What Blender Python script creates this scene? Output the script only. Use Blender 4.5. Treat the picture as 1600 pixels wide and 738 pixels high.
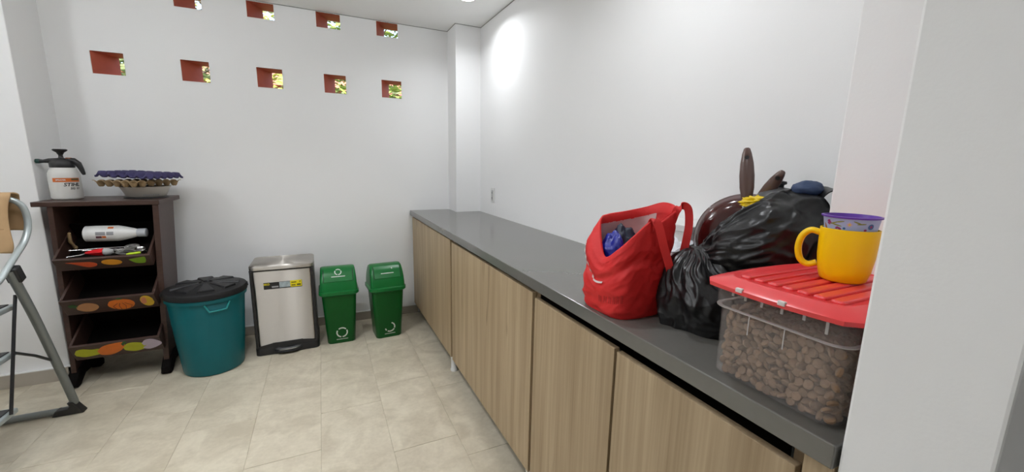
import bpy, bmesh, math, random
from mathutils import Vector, Matrix, noise
random.seed(7)
SC = bpy.context.scene
COL = SC.collection
for o in list(bpy.data.objects):
    bpy.data.objects.remove(o)

# ------------------------------------------------------------------ camera
cam = bpy.data.cameras.new('camera')
camo = bpy.data.objects.new('camera', cam)
COL.objects.link(camo)
cam.sensor_fit = 'HORIZONTAL'
cam.sensor_width = 36.0
cam.lens = 627.29 / 1600 * 36.0
cam.clip_start = 0.01
cam.clip_end = 200
_r = Vector((0.9051, -0.4249, 0.0181)).normalized()
_f = Vector((0.4212, 0.8896, -0.1765)).normalized()
_u = _r.cross(_f).normalized()
_r = _f.cross(_u)
camo.matrix_world = Matrix(((_r.x, _u.x, -_f.x, 0), (_r.y, _u.y, -_f.y, 0), (_r.z, _u.z, -_f.z, 1.2964), (0, 0, 0, 1)))
SC.camera = camo

# ------------------------------------------------------------------ world, sun, exposure
W = bpy.data.worlds.new('sky')
SC.world = W
W.use_nodes = True
_nt = W.node_tree
_bg = _nt.nodes['Background']
_sky = _nt.nodes.new('ShaderNodeTexSky')
_sky.sky_type = 'NISHITA'
_sky.sun_disc = False
_sky.sun_elevation = math.radians(52)
_sky.sun_rotation = math.radians(200)
_sky.dust_density = 4.0
_nt.links.new(_sky.outputs[0], _bg.inputs[0])
_bg.inputs[1].default_value = 1.1
_sl = bpy.data.lights.new('sun', 'SUN')
_sl.energy = 9.0
_sl.angle = 0.01
_sl.color = (1.0, 0.94, 0.84)
_so = bpy.data.objects.new('sun', _sl)
COL.objects.link(_so)
_so.rotation_euler = (math.radians(38), math.radians(0), math.radians(-25))
SC.view_settings.view_transform = 'Standard'
SC.view_settings.look = 'None'
SC.view_settings.gamma = 1.0
SC.view_settings.use_curve_mapping = False
SC.view_settings.exposure = 0.0
LAMP_POWER = 7.0
LAMPS = [(0.920, 2.680), (-0.30, 1.95), (-1.25, 1.15), (-0.15, 0.75), (0.72, 1.05)]                       # recessed downlights; all after the first are unseen, added for brightness
LAMP_FACTOR = [0.60, 0.9, 0.8, 0.5, 0.62]
FILL_GLOBES = [(-0.75, 1.75), (-2.0, 1.75), (-1.2, -0.7)]      # unseen opal globes, added to lift the ceiling and upper walls
FILL_GLOBE_EMISSION = [40.0, 42.0, 16.0]
LAMP_COLOR = (0.925, 0.955, 1.0)

# ------------------------------------------------------------------ materials
def lin(c):
    c /= 255.0
    return c / 12.92 if c <= 0.04045 else ((c + 0.055) / 1.055) ** 2.4
MATS = {}
def mat(name, col, rough=0.5, metal=0.0, var=0.0, vscale=8.0, bump=0.0, bscale=60.0, spec=0.5, emit=0.0, alpha=1.0, stretch=(1, 1, 1), coat=0.0, sub=0.0):
    if name in MATS:
        return MATS[name]
    m = bpy.data.materials.new(name)
    m.use_nodes = True
    nt = m.node_tree
    b = nt.nodes['Principled BSDF']
    b.inputs['Roughness'].default_value = rough
    b.inputs['Metallic'].default_value = metal
    b.inputs['Specular IOR Level'].default_value = spec
    b.inputs['Alpha'].default_value = alpha
    b.inputs['Coat Weight'].default_value = coat
    c4 = (col[0], col[1], col[2], 1)
    b.inputs['Base Color'].default_value = c4
    if var or bump:
        tc = nt.nodes.new('ShaderNodeTexCoord')
        mp = nt.nodes.new('ShaderNodeMapping')
        mp.inputs['Scale'].default_value = stretch
        nt.links.new(tc.outputs['Object'], mp.inputs['Vector'])
        n = nt.nodes.new('ShaderNodeTexNoise')
        n.inputs['Scale'].default_value = vscale
        n.inputs['Detail'].default_value = 5
        nt.links.new(mp.outputs[0], n.inputs['Vector'])
        mx = nt.nodes.new('ShaderNodeMix')
        mx.data_type = 'RGBA'
        mx.inputs[6].default_value = tuple(max(0, x * (1 - var)) for x in col) + (1,)
        mx.inputs[7].default_value = tuple(min(1, x * (1 + var)) for x in col) + (1,)
        nt.links.new(n.outputs['Fac'], mx.inputs[0])
        nt.links.new(mx.outputs[2], b.inputs['Base Color'])
        if bump:
            n2 = nt.nodes.new('ShaderNodeTexNoise')
            n2.inputs['Scale'].default_value = bscale
            n2.inputs['Detail'].default_value = 4
            nt.links.new(mp.outputs[0], n2.inputs['Vector'])
            bp = nt.nodes.new('ShaderNodeBump')
            bp.inputs['Strength'].default_value = bump
            bp.inputs['Distance'].default_value = 0.004
            nt.links.new(n2.outputs['Fac'], bp.inputs['Height'])
            nt.links.new(bp.outputs[0], b.inputs['Normal'])
    if emit:
        b.inputs['Emission Color'].default_value = c4
        b.inputs['Emission Strength'].default_value = emit
    MATS[name] = m
    return m

WALL = mat('white_paint', (0.88, 0.88, 0.875), 0.6, var=0.012, vscale=3, bump=0.05, bscale=180, spec=0.3)
CEIL = mat('ceiling_paint', (0.91, 0.91, 0.90), 0.8, var=0.01, bump=0.03, bscale=120, spec=0.2)
BASEB = mat('baseboard_tile', (0.40, 0.36, 0.30), 0.45, var=0.12, vscale=9)
CAULK = mat('caulk', (0.72, 0.72, 0.70), 0.6)
TERRA = mat('terracotta_paint', (0.52, 0.115, 0.065), 0.7, var=0.12, vscale=20, bump=0.2, bscale=90)
STONE = mat('grey_quartz', (0.128, 0.124, 0.112), 0.2, var=0.05, vscale=60, spec=0.5)
STONE.node_tree.nodes['Principled BSDF'].inputs['IOR'].default_value = 1.7
BLACKP = mat('black_plastic', (0.012, 0.012, 0.013), 0.42)
DARKIN = mat('dark_cabinet_inside', (0.035, 0.027, 0.02), 0.8)
TURQ = mat('turquoise_plastic', (0.002, 0.115, 0.135), 0.36, var=0.06, vscale=5, spec=0.3)
GREEN = mat('green_plastic', (0.002, 0.085, 0.012), 0.3, var=0.05, vscale=5, spec=0.25)
GREENLID = mat('green_lid_plastic', (0.005, 0.14, 0.028), 0.28, var=0.05, vscale=5, spec=0.35)
WHITEP = mat('white_plastic', (0.74, 0.74, 0.72), 0.4, var=0.02)
PRINT = mat('white_print', (0.62, 0.66, 0.60), 0.5)
STEEL = mat('brushed_steel', (0.55, 0.52, 0.48), 0.40, metal=1.0, var=0.05, vscale=40, stretch=(1, 1, 30))
_tg = STEEL.node_tree.nodes.new('ShaderNodeTangent'); _tg.direction_type = 'RADIAL'; _tg.axis = 'Z'
STEEL.node_tree.links.new(_tg.outputs[0], STEEL.node_tree.nodes['Principled BSDF'].inputs['Tangent'])
STEEL.node_tree.nodes['Principled BSDF'].inputs['Anisotropic'].default_value = 1.0
STEEL.node_tree.nodes['Principled BSDF'].inputs['Anisotropic Rotation'].default_value = 0.25
CHROME = mat('polished_metal', (0.6, 0.6, 0.6), 0.18, metal=1.0)
RACKW = mat('dark_stained_wood', (0.052, 0.025, 0.018), 0.42, var=0.45, vscale=14, stretch=(1, 6, 6), bump=0.12, bscale=70)
RACKIN = mat('rack_black_board', (0.005, 0.004, 0.0035), 0.8, var=0.2, spec=0.08)
LADG = mat('grey_painted_tube', (0.20, 0.215, 0.21), 0.38, metal=0.3)
LADL = mat('light_grey_tube', (0.42, 0.47, 0.47), 0.3, metal=0.4)
KRAFT = mat('kraft_paper', (0.42, 0.27, 0.135), 0.75, var=0.1, vscale=25, bump=0.15, bscale=45)
REDBAG = mat('red_nonwoven_fabric', (0.62, 0.012, 0.012), 0.62, var=0.1, vscale=14, bump=0.35, bscale=55)
BAGIN = mat('bag_white_lining', (0.62, 0.42, 0.42), 0.5, var=0.06, vscale=10)
REDLID = mat('red_lid_plastic', (0.75, 0.045, 0.05), 0.3, var=0.03, spec=0.6)
BLACKBAG = mat('black_bin_liner', (0.007, 0.007, 0.0075), 0.33, bump=0.08, bscale=50, var=0.1, spec=0.4)
CLEAR = mat('frosted_clear_plastic', (0.72, 0.66, 0.63), 0.3, alpha=0.095)
CLEARRIB = mat('clear_plastic_edge', (0.8, 0.76, 0.73), 0.3, alpha=0.5)
KIB = mat('kibble_brown', (0.20, 0.122, 0.068), 0.8, var=0.3, vscale=60, bump=0.4, bscale=300)
MUGY = mat('yellow_plastic', (0.93, 0.60, 0.0), 0.36, var=0.02, spec=0.35)
VIOLET = mat('violet_plastic', (0.12, 0.03, 0.36), 0.35)
CUPBLUE = mat('pale_blue_print', (0.36, 0.42, 0.62), 0.4, var=0.15, vscale=40)
MAROON = mat('maroon_enamel', (0.055, 0.008, 0.007), 0.16, var=0.1, coat=0.5)
HANDLE = mat('brown_grey_bakelite', (0.11, 0.062, 0.052), 0.2, coat=0.4)
EGGTAN = mat('tan_pulp', (0.34, 0.235, 0.125), 0.9, var=0.2, vscale=40, bump=0.3, bscale=200)
EGGPUR = mat('purple_pulp', (0.036, 0.030, 0.095), 0.85, var=0.2, vscale=40, bump=0.3, bscale=200)
BOWL = mat('cream_bowl', (0.52, 0.49, 0.44), 0.4, var=0.03)
GREYPRINT = mat('grey_print', (0.2, 0.2, 0.2), 0.6)
ORANGE = mat('orange_print', (0.62, 0.14, 0.02), 0.5)
YELLOWP = mat('yellow_print', (0.75, 0.62, 0.0), 0.5)
BLUECLOTH = mat('royal_blue_cloth', (0.006, 0.012, 0.24), 0.35, bump=0.3, bscale=40, var=0.1)
NAVY = mat('navy_cloth', (0.008, 0.014, 0.035), 0.5, bump=0.3, bscale=40, var=0.1)
DENIM = mat('dark_blue_fabric', (0.022, 0.045, 0.11), 0.6, bump=0.3, bscale=60, var=0.15)

def wood_mat():
    m = bpy.data.materials.new('pale_oak_laminate')
    m.use_nodes = True
    nt = m.node_tree
    b = nt.nodes['Principled BSDF']
    b.inputs['Roughness'].default_value = 0.5
    tc = nt.nodes.new('ShaderNodeTexCoord')
    def nz(scale, st, det=6, dist=0.0):
        mp = nt.nodes.new('ShaderNodeMapping')
        mp.inputs['Scale'].default_value = st
        nt.links.new(tc.outputs['Object'], mp.inputs['Vector'])
        n = nt.nodes.new('ShaderNodeTexNoise')
        n.inputs['Scale'].default_value = scale
        n.inputs['Detail'].default_value = det
        n.inputs['Distortion'].default_value = dist
        nt.links.new(mp.outputs[0], n.inputs['Vector'])
        return n
    n1 = nz(26, (1, 1, 0.03), 3, 0.3)
    n2 = nz(130, (1, 1, 0.02), 5)
    n3 = nz(9, (1, 1, 0.16), 2, 1.5)
    a = nt.nodes.new('ShaderNodeMath'); a.operation = 'MULTIPLY_ADD'
    nt.links.new(n1.outputs['Fac'], a.inputs[0]); a.inputs[1].default_value = 0.6
    c = nt.nodes.new('ShaderNodeMath'); c.operation = 'MULTIPLY'
    nt.links.new(n2.outputs['Fac'], c.inputs[0]); c.inputs[1].default_value = 0.4
    nt.links.new(c.outputs[0], a.inputs[2])
    r = nt.nodes.new('ShaderNodeValToRGB')
    r.color_ramp.elements[0].position = 0.30; r.color_ramp.elements[0].color = (0.27, 0.187, 0.103, 1)
    r.color_ramp.elements[1].position = 0.68; r.color_ramp.elements[1].color = (0.47, 0.36, 0.225, 1)
    nt.links.new(a.outputs[0], r.inputs[0])
    kn = nt.nodes.new('ShaderNodeValToRGB')
    kn.color_ramp.elements[0].position = 0.70; kn.color_ramp.elements[0].color = (1, 1, 1, 1)
    kn.color_ramp.elements[1].position = 0.80; kn.color_ramp.elements[1].color = (0.55, 0.5, 0.45, 1)
    nt.links.new(n3.outputs['Fac'], kn.inputs[0])
    mx = nt.nodes.new('ShaderNodeMix'); mx.data_type = 'RGBA'; mx.blend_type = 'MULTIPLY'
    mx.inputs[0].default_value = 1
    nt.links.new(r.outputs[0], mx.inputs[6]); nt.links.new(kn.outputs[0], mx.inputs[7])
    nt.links.new(mx.outputs[2], b.inputs['Base Color'])
    return m
WOOD = wood_mat()

def tile_mat():
    m = bpy.data.materials.new('greige_stone_tile')
    m.use_nodes = True
    nt = m.node_tree
    b = nt.nodes['Principled BSDF']
    b.inputs['Roughness'].default_value = 0.36
    tc = nt.nodes.new('ShaderNodeTexCoord')
    oi = nt.nodes.new('ShaderNodeObjectInfo')
    ad = nt.nodes.new('ShaderNodeVectorMath'); ad.operation = 'ADD'
    sc = nt.nodes.new('ShaderNodeVectorMath'); sc.operation = 'SCALE'
    cb = nt.nodes.new('ShaderNodeCombineXYZ')
    nt.links.new(oi.outputs['Random'], cb.inputs[0]); nt.links.new(oi.outputs['Random'], cb.inputs[2])
    nt.links.new(cb.outputs[0], sc.inputs[0]); sc.inputs[3].default_value = 40
    nt.links.new(tc.outputs['Object'], ad.inputs[0]); nt.links.new(sc.outputs[0], ad.inputs[1])
    n1 = nt.nodes.new('ShaderNodeTexNoise'); n1.inputs['Scale'].default_value = 7; n1.inputs['Detail'].default_value = 7; n1.inputs['Distortion'].default_value = 0.9
    n2 = nt.nodes.new('ShaderNodeTexNoise'); n2.inputs['Scale'].default_value = 55; n2.inputs['Detail'].default_value = 4
    for n in (n1, n2): nt.links.new(ad.outputs[0], n.inputs['Vector'])
    r = nt.nodes.new('ShaderNodeValToRGB')
    r.color_ramp.elements[0].position = 0.36; r.color_ramp.elements[0].color = (0.46, 0.405, 0.305, 1)
    r.color_ramp.elements[1].position = 0.64; r.color_ramp.elements[1].color = (0.61, 0.553, 0.433, 1)
    e = nt.nodes.new('ShaderNodeMath'); e.operation = 'MULTIPLY_ADD'
    nt.links.new(n2.outputs['Fac'], e.inputs[0]); e.inputs[1].default_value = 0.25
    s2 = nt.nodes.new('ShaderNodeMath'); s2.operation = 'MULTIPLY'; s2.inputs[1].default_value = 0.75
    nt.links.new(n1.outputs['Fac'], s2.inputs[0]); nt.links.new(s2.outputs[0], e.inputs[2])
    nt.links.new(e.outputs[0], r.inputs[0])
    nt.links.new(r.outputs[0], b.inputs['Base Color'])
    return m
TILE = tile_mat()
GROUT = mat('grout', (0.25, 0.225, 0.18), 0.8)

# ------------------------------------------------------------------ mesh helpers
class MB:
    def __init__(s):
        s.v = []; s.f = []
    def add(s, vs, fs, M=None):
        k = len(s.v)
        for p in vs:
            p = Vector(p)
            if M is not None: p = M @ p
            s.v.append(tuple(p))
        for f in fs: s.f.append(tuple(i + k for i in f))
        return s
    def box(s, x0, x1, y0, y1, z0, z1, M=None):
        vs = [(x, y, z) for z in (z0, z1) for y in (y0, y1) for x in (x0, x1)]
        return s.add(vs, [(0, 2, 3, 1), (4, 5, 7, 6), (0, 1, 5, 4), (2, 6, 7, 3), (0, 4, 6, 2), (1, 3, 7, 5)], M)
    def loft(s, rings, c0=True, c1=True, M=None, closed=True):
        n = len(rings[0]); vs = [p for r in rings for p in r]; fs = []
        for i in range(len(rings) - 1):
            for j in range(n if closed else n - 1):
                a = i * n + j; b = i * n + (j + 1) % n
                fs.append((a, b, b + n, a + n))
        if c0: fs.append(tuple(range(n))[::-1])
        if c1: fs.append(tuple(range((len(rings) - 1) * n, len(rings) * n)))
        return s.add(vs, fs, M)
    def lathe(s, prof, n=32, M=None, c0=True, c1=True, cx=0, cy=0):
        return s.loft([[(cx + r * math.cos(2 * math.pi * j / n), cy + r * math.sin(2 * math.pi * j / n), z) for j in range(n)] for r, z in prof], c0, c1, M)
    def tube(s, path, rad, n=10, M=None, caps=True):
        pts = [Vector(p) for p in path]; rings = []
        rr = rad if isinstance(rad, (list, tuple)) else [rad] * len(pts)
        up = None
        for i, p in enumerate(pts):
            d = (pts[min(i + 1, len(pts) - 1)] - pts[max(i - 1, 0)]).normalized()
            if up is None:
                up = Vector((0, 0, 1)) if abs(d.z) < 0.9 else Vector((1, 0, 0))
            a = d.cross(up).normalized(); up = a.cross(d).normalized()
            rings.append([tuple(p + (a * math.cos(t) + up * math.sin(t)) * rr[i]) for t in [2 * math.pi * j / n for j in range(n)]])
        return s.loft(rings, caps, caps, M)
    def prism(s, poly, z0, z1, M=None):
        return s.loft([[(x, y, z0) for x, y in poly], [(x, y, z1) for x, y in poly]], True, True, M)
    def build(s, name, m, parent=None, bevel=0.0, smooth=None, seg=2, sub=0, solid=0.0):
        me = bpy.data.meshes.new(name)
        me.from_pydata(s.v, [], s.f)
        bm = bmesh.new(); bm.from_mesh(me)
        bmesh.ops.recalc_face_normals(bm, faces=bm.faces)
        bm.to_mesh(me); bm.free()
        me.materials.append(m)
        o = bpy.data.objects.new(name, me)
        COL.objects.link(o)
        if parent is not None: o.parent = parent
        if smooth is not None:
            for p in me.polygons: p.use_smooth = True
            if smooth > 0: me.set_sharp_from_angle(angle=math.radians(smooth))
        if solid:
            md = o.modifiers.new('solid', 'SOLIDIFY'); md.thickness = solid; md.offset = 0
        if bevel:
            md = o.modifiers.new('bevel', 'BEVEL'); md.width = bevel; md.segments = seg; md.limit_method = 'ANGLE'; md.angle_limit = math.radians(40)
        if sub:
            md = o.modifiers.new('sub', 'SUBSURF'); md.levels = sub; md.render_levels = sub
        return o

def rrect(cx, cy, w, d, r, z, n=5):
    pts = []
    for (sx, sy, a0) in ((1, 1, 0), (-1, 1, 90), (-1, -1, 180), (1, -1, 270)):
        for k in range(n + 1):
            a = math.radians(a0 + 90 * k / n)
            pts.append((cx + sx * (w / 2 - r) + r * math.cos(a), cy + sy * (d / 2 - r) + r * math.sin(a), z))
    return pts

def arc_strip(mb, r0, r1, a0, a1, th, M, n=14):
    """flat ring segment in the local XY plane, thickness th along Z"""
    for z in (0,):
        out = []
        for k in range(n + 1):
            a = math.radians(a0 + (a1 - a0) * k / n)
            out.append((math.cos(a), math.sin(a)))
        rings = [[(c * r0, s_ * r0, 0), (c * r1, s_ * r1, 0), (c * r1, s_ * r1, th), (c * r0, s_ * r0, th)] for c, s_ in out]
        mb.loft(rings, True, True, M)

def catmull(pts, n=6):
    P = [Vector(p) for p in pts]; P = [2 * P[0] - P[1]] + P + [2 * P[-1] - P[-2]]; out = []
    for i in range(1, len(P) - 2):
        for k in range(n):
            t = k / n
            a, b, c, d = P[i - 1], P[i], P[i + 1], P[i + 2]
            out.append(0.5 * ((2 * b) + (c - a) * t + (2 * a - 5 * b + 4 * c - d) * t * t + (3 * b - a - 3 * c + d) * t ** 3))
    out.append(P[-2])
    return out

def tag(o, label, cat=None, group=None, kind=None):
    if label: o['label'] = label
    if cat: o['category'] = cat
    if group: o['group'] = group
    if kind: o['kind'] = kind
    return o
def thing(name, label, cat, loc=(0, 0, 0), rz=0.0, group=None):
    o = bpy.data.objects.new(name, None)
    o.empty_display_size = 0.05
    COL.objects.link(o)
    o.location = loc; o.rotation_euler = (0, 0, rz)
    return tag(o, label, cat, group)
def struct(o, label=None):
    return tag(o, label, None, None, 'structure')
def text_mesh(name, body, size, m, parent, M, extrude=0.0003, shear=0.0, bold=0.0, align='CENTER'):
    c = bpy.data.curves.new(name, 'FONT')
    c.body = body; c.size = size; c.extrude = extrude; c.shear = shear; c.offset = bold
    c.align_x = align; c.align_y = 'CENTER'; c.resolution_u = 3
    t = bpy.data.objects.new(name, c); COL.objects.link(t)
    bpy.context.view_layer.update()
    me = bpy.data.meshes.new_from_object(t)
    bpy.data.objects.remove(t)
    me.materials.clear(); me.materials.append(m)
    me.transform(M)
    o = bpy.data.objects.new(name, me); COL.objects.link(o); o.parent = parent
    return o
T = Matrix.Translation
def RX(a): return Matrix.Rotation(math.radians(a), 4, 'X')
def RY(a): return Matrix.Rotation(math.radians(a), 4, 'Y')
def RZ(a): return Matrix.Rotation(math.radians(a), 4, 'Z')

# ================================================================== ROOM SHELL
YB, XR, ZC = 3.391, 1.199, 2.344
WT, SK = 0.167, 0.080          # back wall thickness, sideways slant of the openings
struct(MB().box(-2.8, 1.9, -1.9, YB + .2, ZC, ZC + 0.12).build('ceiling', CEIL))
floor = struct(MB().box(-2.8, 1.9, -1.9, YB + 0.1, -0.10, -0.004).build('floor', GROUT))
# floor tiles 0.30 x 0.60, each its own slab
tb = MB().box(-0.1491, 0.1491, -0.2991, 0.2991, -0.0045, 0.0)
t0 = None
xs0 = -0.073
offs = {0: 2.124, 1: 1.684, -1: 1.833, -2: 2.215, 2: 2.13, 3: 1.68, -3: 1.83, -4: 2.21, -5: 1.68, -6: 2.12, -7: 1.83, -8: 2.2, -9: 1.7}
# column k spans xs0 + 0.2985*k
for k in range(-8, 3):
    xc = xs0 + 0.2985 * (k + 0.5)
    for j in range(-4, 4):
        yc = offs[k] + 0.6 * j + 0.3
        if yc < -0.35 or yc - 0.3 > YB - 0.02: continue
        y0 = yc - 0.2991; y1 = min(yc + 0.2991, YB - 0.012)
        if t0 is None:
            t0 = tb.build('floor_tile', TILE, floor, bevel=0.0012, seg=1); o = t0
        else:
            o = t0.copy(); COL.objects.link(o); o.parent = floor
        o.location = (xc, (y0 + y1) / 2, 0)
        o.scale = (1, (y1 - y0) / 0.5982, 1)

# back wall with nine slanted openings
LOW = [(-1.211, -1.056), (-0.778, -0.627), (-0.361, -0.206), (0.059, 0.208), (0.464, 0.614)]
UPP = [(-0.777, -0.633), (-0.387, -0.228), (0.031, 0.189), (0.441, 0.597)]
UPP = [(-1.185, -1.035)] + UPP
holes = [(a, b, 1.790, 1.920) for a, b in LOW] + [(a, b, 2.236, 2.338) for a, b in UPP]
def wall_with_holes(y, dx, mb, rev):
    xs = sorted(set([-2.8, 1.9] + [h[0] + dx for h in holes] + [h[1] + dx for h in holes]))
    zs = sorted(set([0.0, ZC] + [h[2] for h in holes] + [h[3] for h in holes]))
    for i in range(len(xs) - 1):
        for j in range(len(zs) - 1):
            mx, mz = (xs[i] + xs[i + 1]) / 2, (zs[j] + zs[j + 1]) / 2
            if any(h[0] + dx < mx < h[1] + dx and h[2] < mz < h[3] for h in holes): continue
            mb.add([(xs[i], y, zs[j]), (xs[i + 1], y, zs[j]), (xs[i + 1], y, zs[j + 1]), (xs[i], y, zs[j + 1])], [(3, 2, 1, 0) if rev else (0, 1, 2, 3)])
wb = MB(); wall_with_holes(YB, 0, wb, False); wall_with_holes(YB + WT, SK, wb, True)
me = bpy.data.meshes.new('wall_back'); me.from_pydata(wb.v, [], wb.f); me.materials.append(WALL)
wo = bpy.data.objects.new('wall_back', me); COL.objects.link(wo); struct(wo)
for n, (a, b, z0, z1) in enumerate(holes):
    mb = MB(); e = 0.004
    ri = [(a, z0), (b, z0), (b, z1), (a, z1)]
    ro = [(a - e, z0 - e), (b + e, z0 - e), (b + e, z1 + e), (a - e, z1 + e)]
    f_i = [(x, YB + 0.0005, z) for x, z in ri]; b_i = [(x + SK, YB + WT, z) for x, z in ri]
    f_o = [(x, YB + 0.0005, z) for x, z in ro]; b_o = [(x + SK, YB + WT, z) for x, z in ro]
    mb.loft([f_o, f_i, b_i, b_o, f_o], False, False)
    struct(mb.build('window_%d' % (n + 1), TERRA))
    # white plaster lip round the opening
    mb = MB(); g = 0.006
    rg = [(a - g, z0 - g), (b + g, z0 - g), (b + g, min(z1 + g, ZC - 0.001)), (a - g, min(z1 + g, ZC - 0.001))]
    mb.loft([[(x, YB - 0.002, z) for x, z in rg], [(x, YB - 0.002, z) for x, z in ri], [(x + 0.002, YB + 0.006, z) for x, z in ri]], False, False)
    struct(mb.build('trim_%d' % (n + 1), WALL))

struct(MB().box(XR, XR + 0.7, 0.20, YB + WT, 0, ZC).build('wall_right', WALL))
struct(MB().box(0.992, XR + 0.01, 3.1717, YB + 0.01, 0, ZC).build('wall_back_column', WALL, bevel=0.004))
struct(MB().box(0.992, XR + 0.01, 0.26, 0.492, 0, ZC).build('wall_right_pilaster', WALL, bevel=0.004))
struct(MB().box(0.662, 2.0, 0.125, 0.265, 0, ZC).build('wall_near_partition', WALL, bevel=0.004))
struct(MB().box(-2.9, -1.405, 3.085, YB + 0.01, 0, ZC).build('wall_left_column', WALL, bevel=0.004))
struct(MB().box(-2.9, -2.7, -1.9, 3.2, 0, ZC).build('wall_left', WALL))
struct(MB().box(-2.9, 2.0, -2.0, -1.85, 0, ZC).build('wall_front', WALL))
struct(MB().box(1.75, 1.95, -1.9, 0.2, 0, ZC).build('wall_near_right', WALL))
bb = struct(MB().box(-1.405, 0.70, YB - 0.010, YB + 0.002, 0, 0.066).build('baseboard_back', BASEB))
struct(MB().box(-1.405, 0.70, YB - 0.0105, YB + 0.002, 0.066, 0.071).build('trim_back_caulk', CAULK))
struct(MB().box(-2.70, -1.395, 3.067, 3.09, 0, 0.078).box(-1.408, -1.395, 3.067, YB, 0, 0.078).build('baseboard_left', BASEB))
struct(MB().box(-2.70, -1.3945, 3.0665, 3.09, 0.078, 0.083).build('trim_left_caulk', CAULK))

GAP_SHADE = mat('ceiling_joint', (0.30, 0.30, 0.28), 0.8)  # grey strips paint in the shade of the shadow gap under the ceiling
struct(MB().box(-1.405, 0.992, YB - 0.003, YB + 0.001, ZC - 0.004, ZC + 0.001).build('trim_ceiling_back', GAP_SHADE))
struct(MB().box(XR - 0.003, XR + 0.001, 0.492, 3.1717, ZC - 0.004, ZC + 0.001).build('trim_ceiling_right', GAP_SHADE))
struct(MB().box(0.989, XR, 3.1687, 3.1720, ZC - 0.004, ZC + 0.001).box(0.989, 0.9925, 3.1687, YB, ZC - 0.004, ZC + 0.001).build('trim_ceiling_column', GAP_SHADE))
# recessed ceiling downlights: the first is in view, the rest are added fill
DIFF = mat('lamp_diffuser', (1.0, 0.98, 0.94), 0.5, emit=9.0)
for n, (lx, ly) in enumerate(LAMPS):
    t = thing('ceiling_downlight', 'round white recessed downlight in ceiling above the end of the grey counter' if n == 0 else 'round white recessed ceiling downlight ' + ('', 'over the floor in front of the bins', 'over the floor in front of the ladder', 'over the middle of the floor near the camera', 'above the near cabinets')[n], 'lamp', (lx, ly, ZC), 0, 'ceiling downlights')
    MB().lathe([(0.058, 0.0), (0.056, -0.005), (0.046, -0.004), (0.044, 0.0)], 32, None, False, False).build('trim_ring', WHITEP, t, smooth=40)
    MB().lathe([(0.0445, -0.0005), (0.0445, -0.002)], 32).build('diffuser', DIFF, t)
    L = bpy.data.lights.new('downlight_light', 'AREA')
    L.shape = 'DISK'; L.size = 0.085; L.energy = LAMP_POWER * LAMP_FACTOR[n]; L.color = LAMP_COLOR; L.spread = math.radians((150, 115, 115, 115, 150)[n])
    lo = bpy.data.objects.new('downlight_light', L); COL.objects.link(lo); lo.parent = t; lo.location = (0, 0, -0.006)

for n, (lx, ly) in enumerate(FILL_GLOBES):  # fill globes out of view, added for soft light overhead
    t = thing('globe_lamp', ('opal globe ceiling lamp over the middle of the floor', 'opal globe ceiling lamp above the step ladder side', 'opal globe ceiling lamp behind the camera')[n], 'lamp', (lx, ly, ZC), 0, 'opal globe lamps')
    MB().lathe([(0.07, 0.0), (0.07, -0.02), (0.03, -0.03), (0.02, -0.07)], 24).build('ceiling_rose', WHITEP, t, smooth=40)
    g = MB().lathe([(0.10 * math.sin(math.pi * k / 12), -0.16 - 0.10 * math.cos(math.pi * k / 12)) for k in range(1, 12)], 24).build('globe', mat('opal_glass_%d' % n, LAMP_COLOR, 0.4, emit=FILL_GLOBE_EMISSION[n]), t, smooth=60)

# ================================================================== COUNTER AND CABINETS
poly = [(0.655, 0.268), (0.992 - .001, 0.268), (0.991, 0.493), (XR - .001, 0.493), (XR - .001, 3.170), (0.991, 3.170), (0.991, YB - 0.002), (0.655, YB - 0.002)]
ct = tag(MB().prism(poly, 0.860, 0.900).build('countertop', STONE, bevel=0.0025), 'long grey stone worktop running along the right wall', 'countertop')
STILE = mat('brown_edge_board', (0.16, 0.105, 0.055), 0.6, var=0.15, vscale=30, stretch=(1, 1, 0.1))
def door(parent, y0, y1, z0, z1, x=0.670):
    return MB().box(x, x + 0.018, y0, y1, z0, z1).build('door', WOOD, parent, bevel=0.0015)
def leg(parent, y, x=0.692):
    return MB().lathe([(0.022, 0), (0.022, 0.012), (0.019, 0.018), (0.019, 0.085), (0.021, 0.088), (0.020, 0.0975)], 16, T((x, y, 0))).build('leg', WHITEP, parent, smooth=40)
units = [
    ('pale oak base cabinet at the far end of the counter beside green bins', 2.262, 3.376, [(2.276, 3.374, 0.845)]),
    ('pale oak base cabinet second from the back wall under the worktop', 1.224, 2.260, [(1.232, 2.247, 0.838)]),
    ('pale oak base cabinet nearest the camera with open finger gap above doors', 0.316, 1.222, [(0.774, 1.213, 0.824), (0.322, 0.764, 0.820)])]
for lab, y0, y1, ds in units:
    t = thing('base_cabinet', lab, 'cabinet', (0, 0, 0), 0, 'oak base cabinets')
    b = MB(); xb = 0.975 if y0 > 2 else 1.17
    b.box(0.689, xb, y0, y0 + 0.016, 0.098, 0.858).box(0.689, xb, y1 - 0.016, y1, 0.098, 0.858)
    b.box(0.689, xb, y0 + .016, y1 - .016, 0.098, 0.114).box(xb - 0.02, xb, y0 + .016, y1 - .016, 0.114, 0.858)
    b.build('carcass', DARKIN, t)
    for ys in ((y0, y1 - 0.02) if y1 < 3 else (y0,)): MB().box(0.6883, 0.6889, ys, ys + 0.02, 0.099, 0.845).build('stile', STILE, t)
    if len(ds) == 2: MB().box(0.70, 0.716, y0 + .017, y1 - .017, 0.70, 0.80).build('rail', DARKIN, t)
    for a, c, zt in ds: door(t, a, c, 0.095, zt)
    leg(t, y0 + 0.022 if y0 > 0.5 else y0 + 0.03); leg(t, y1 - 0.06, 0.80)
tag(MB().box(0.668, 0.688, 0.270, 0.312, 0.0, 0.858).build('filler_panel', WOOD, None, bevel=0.001), 'narrow pale oak filler strip where cabinet meets the white wall', 'panel')

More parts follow.
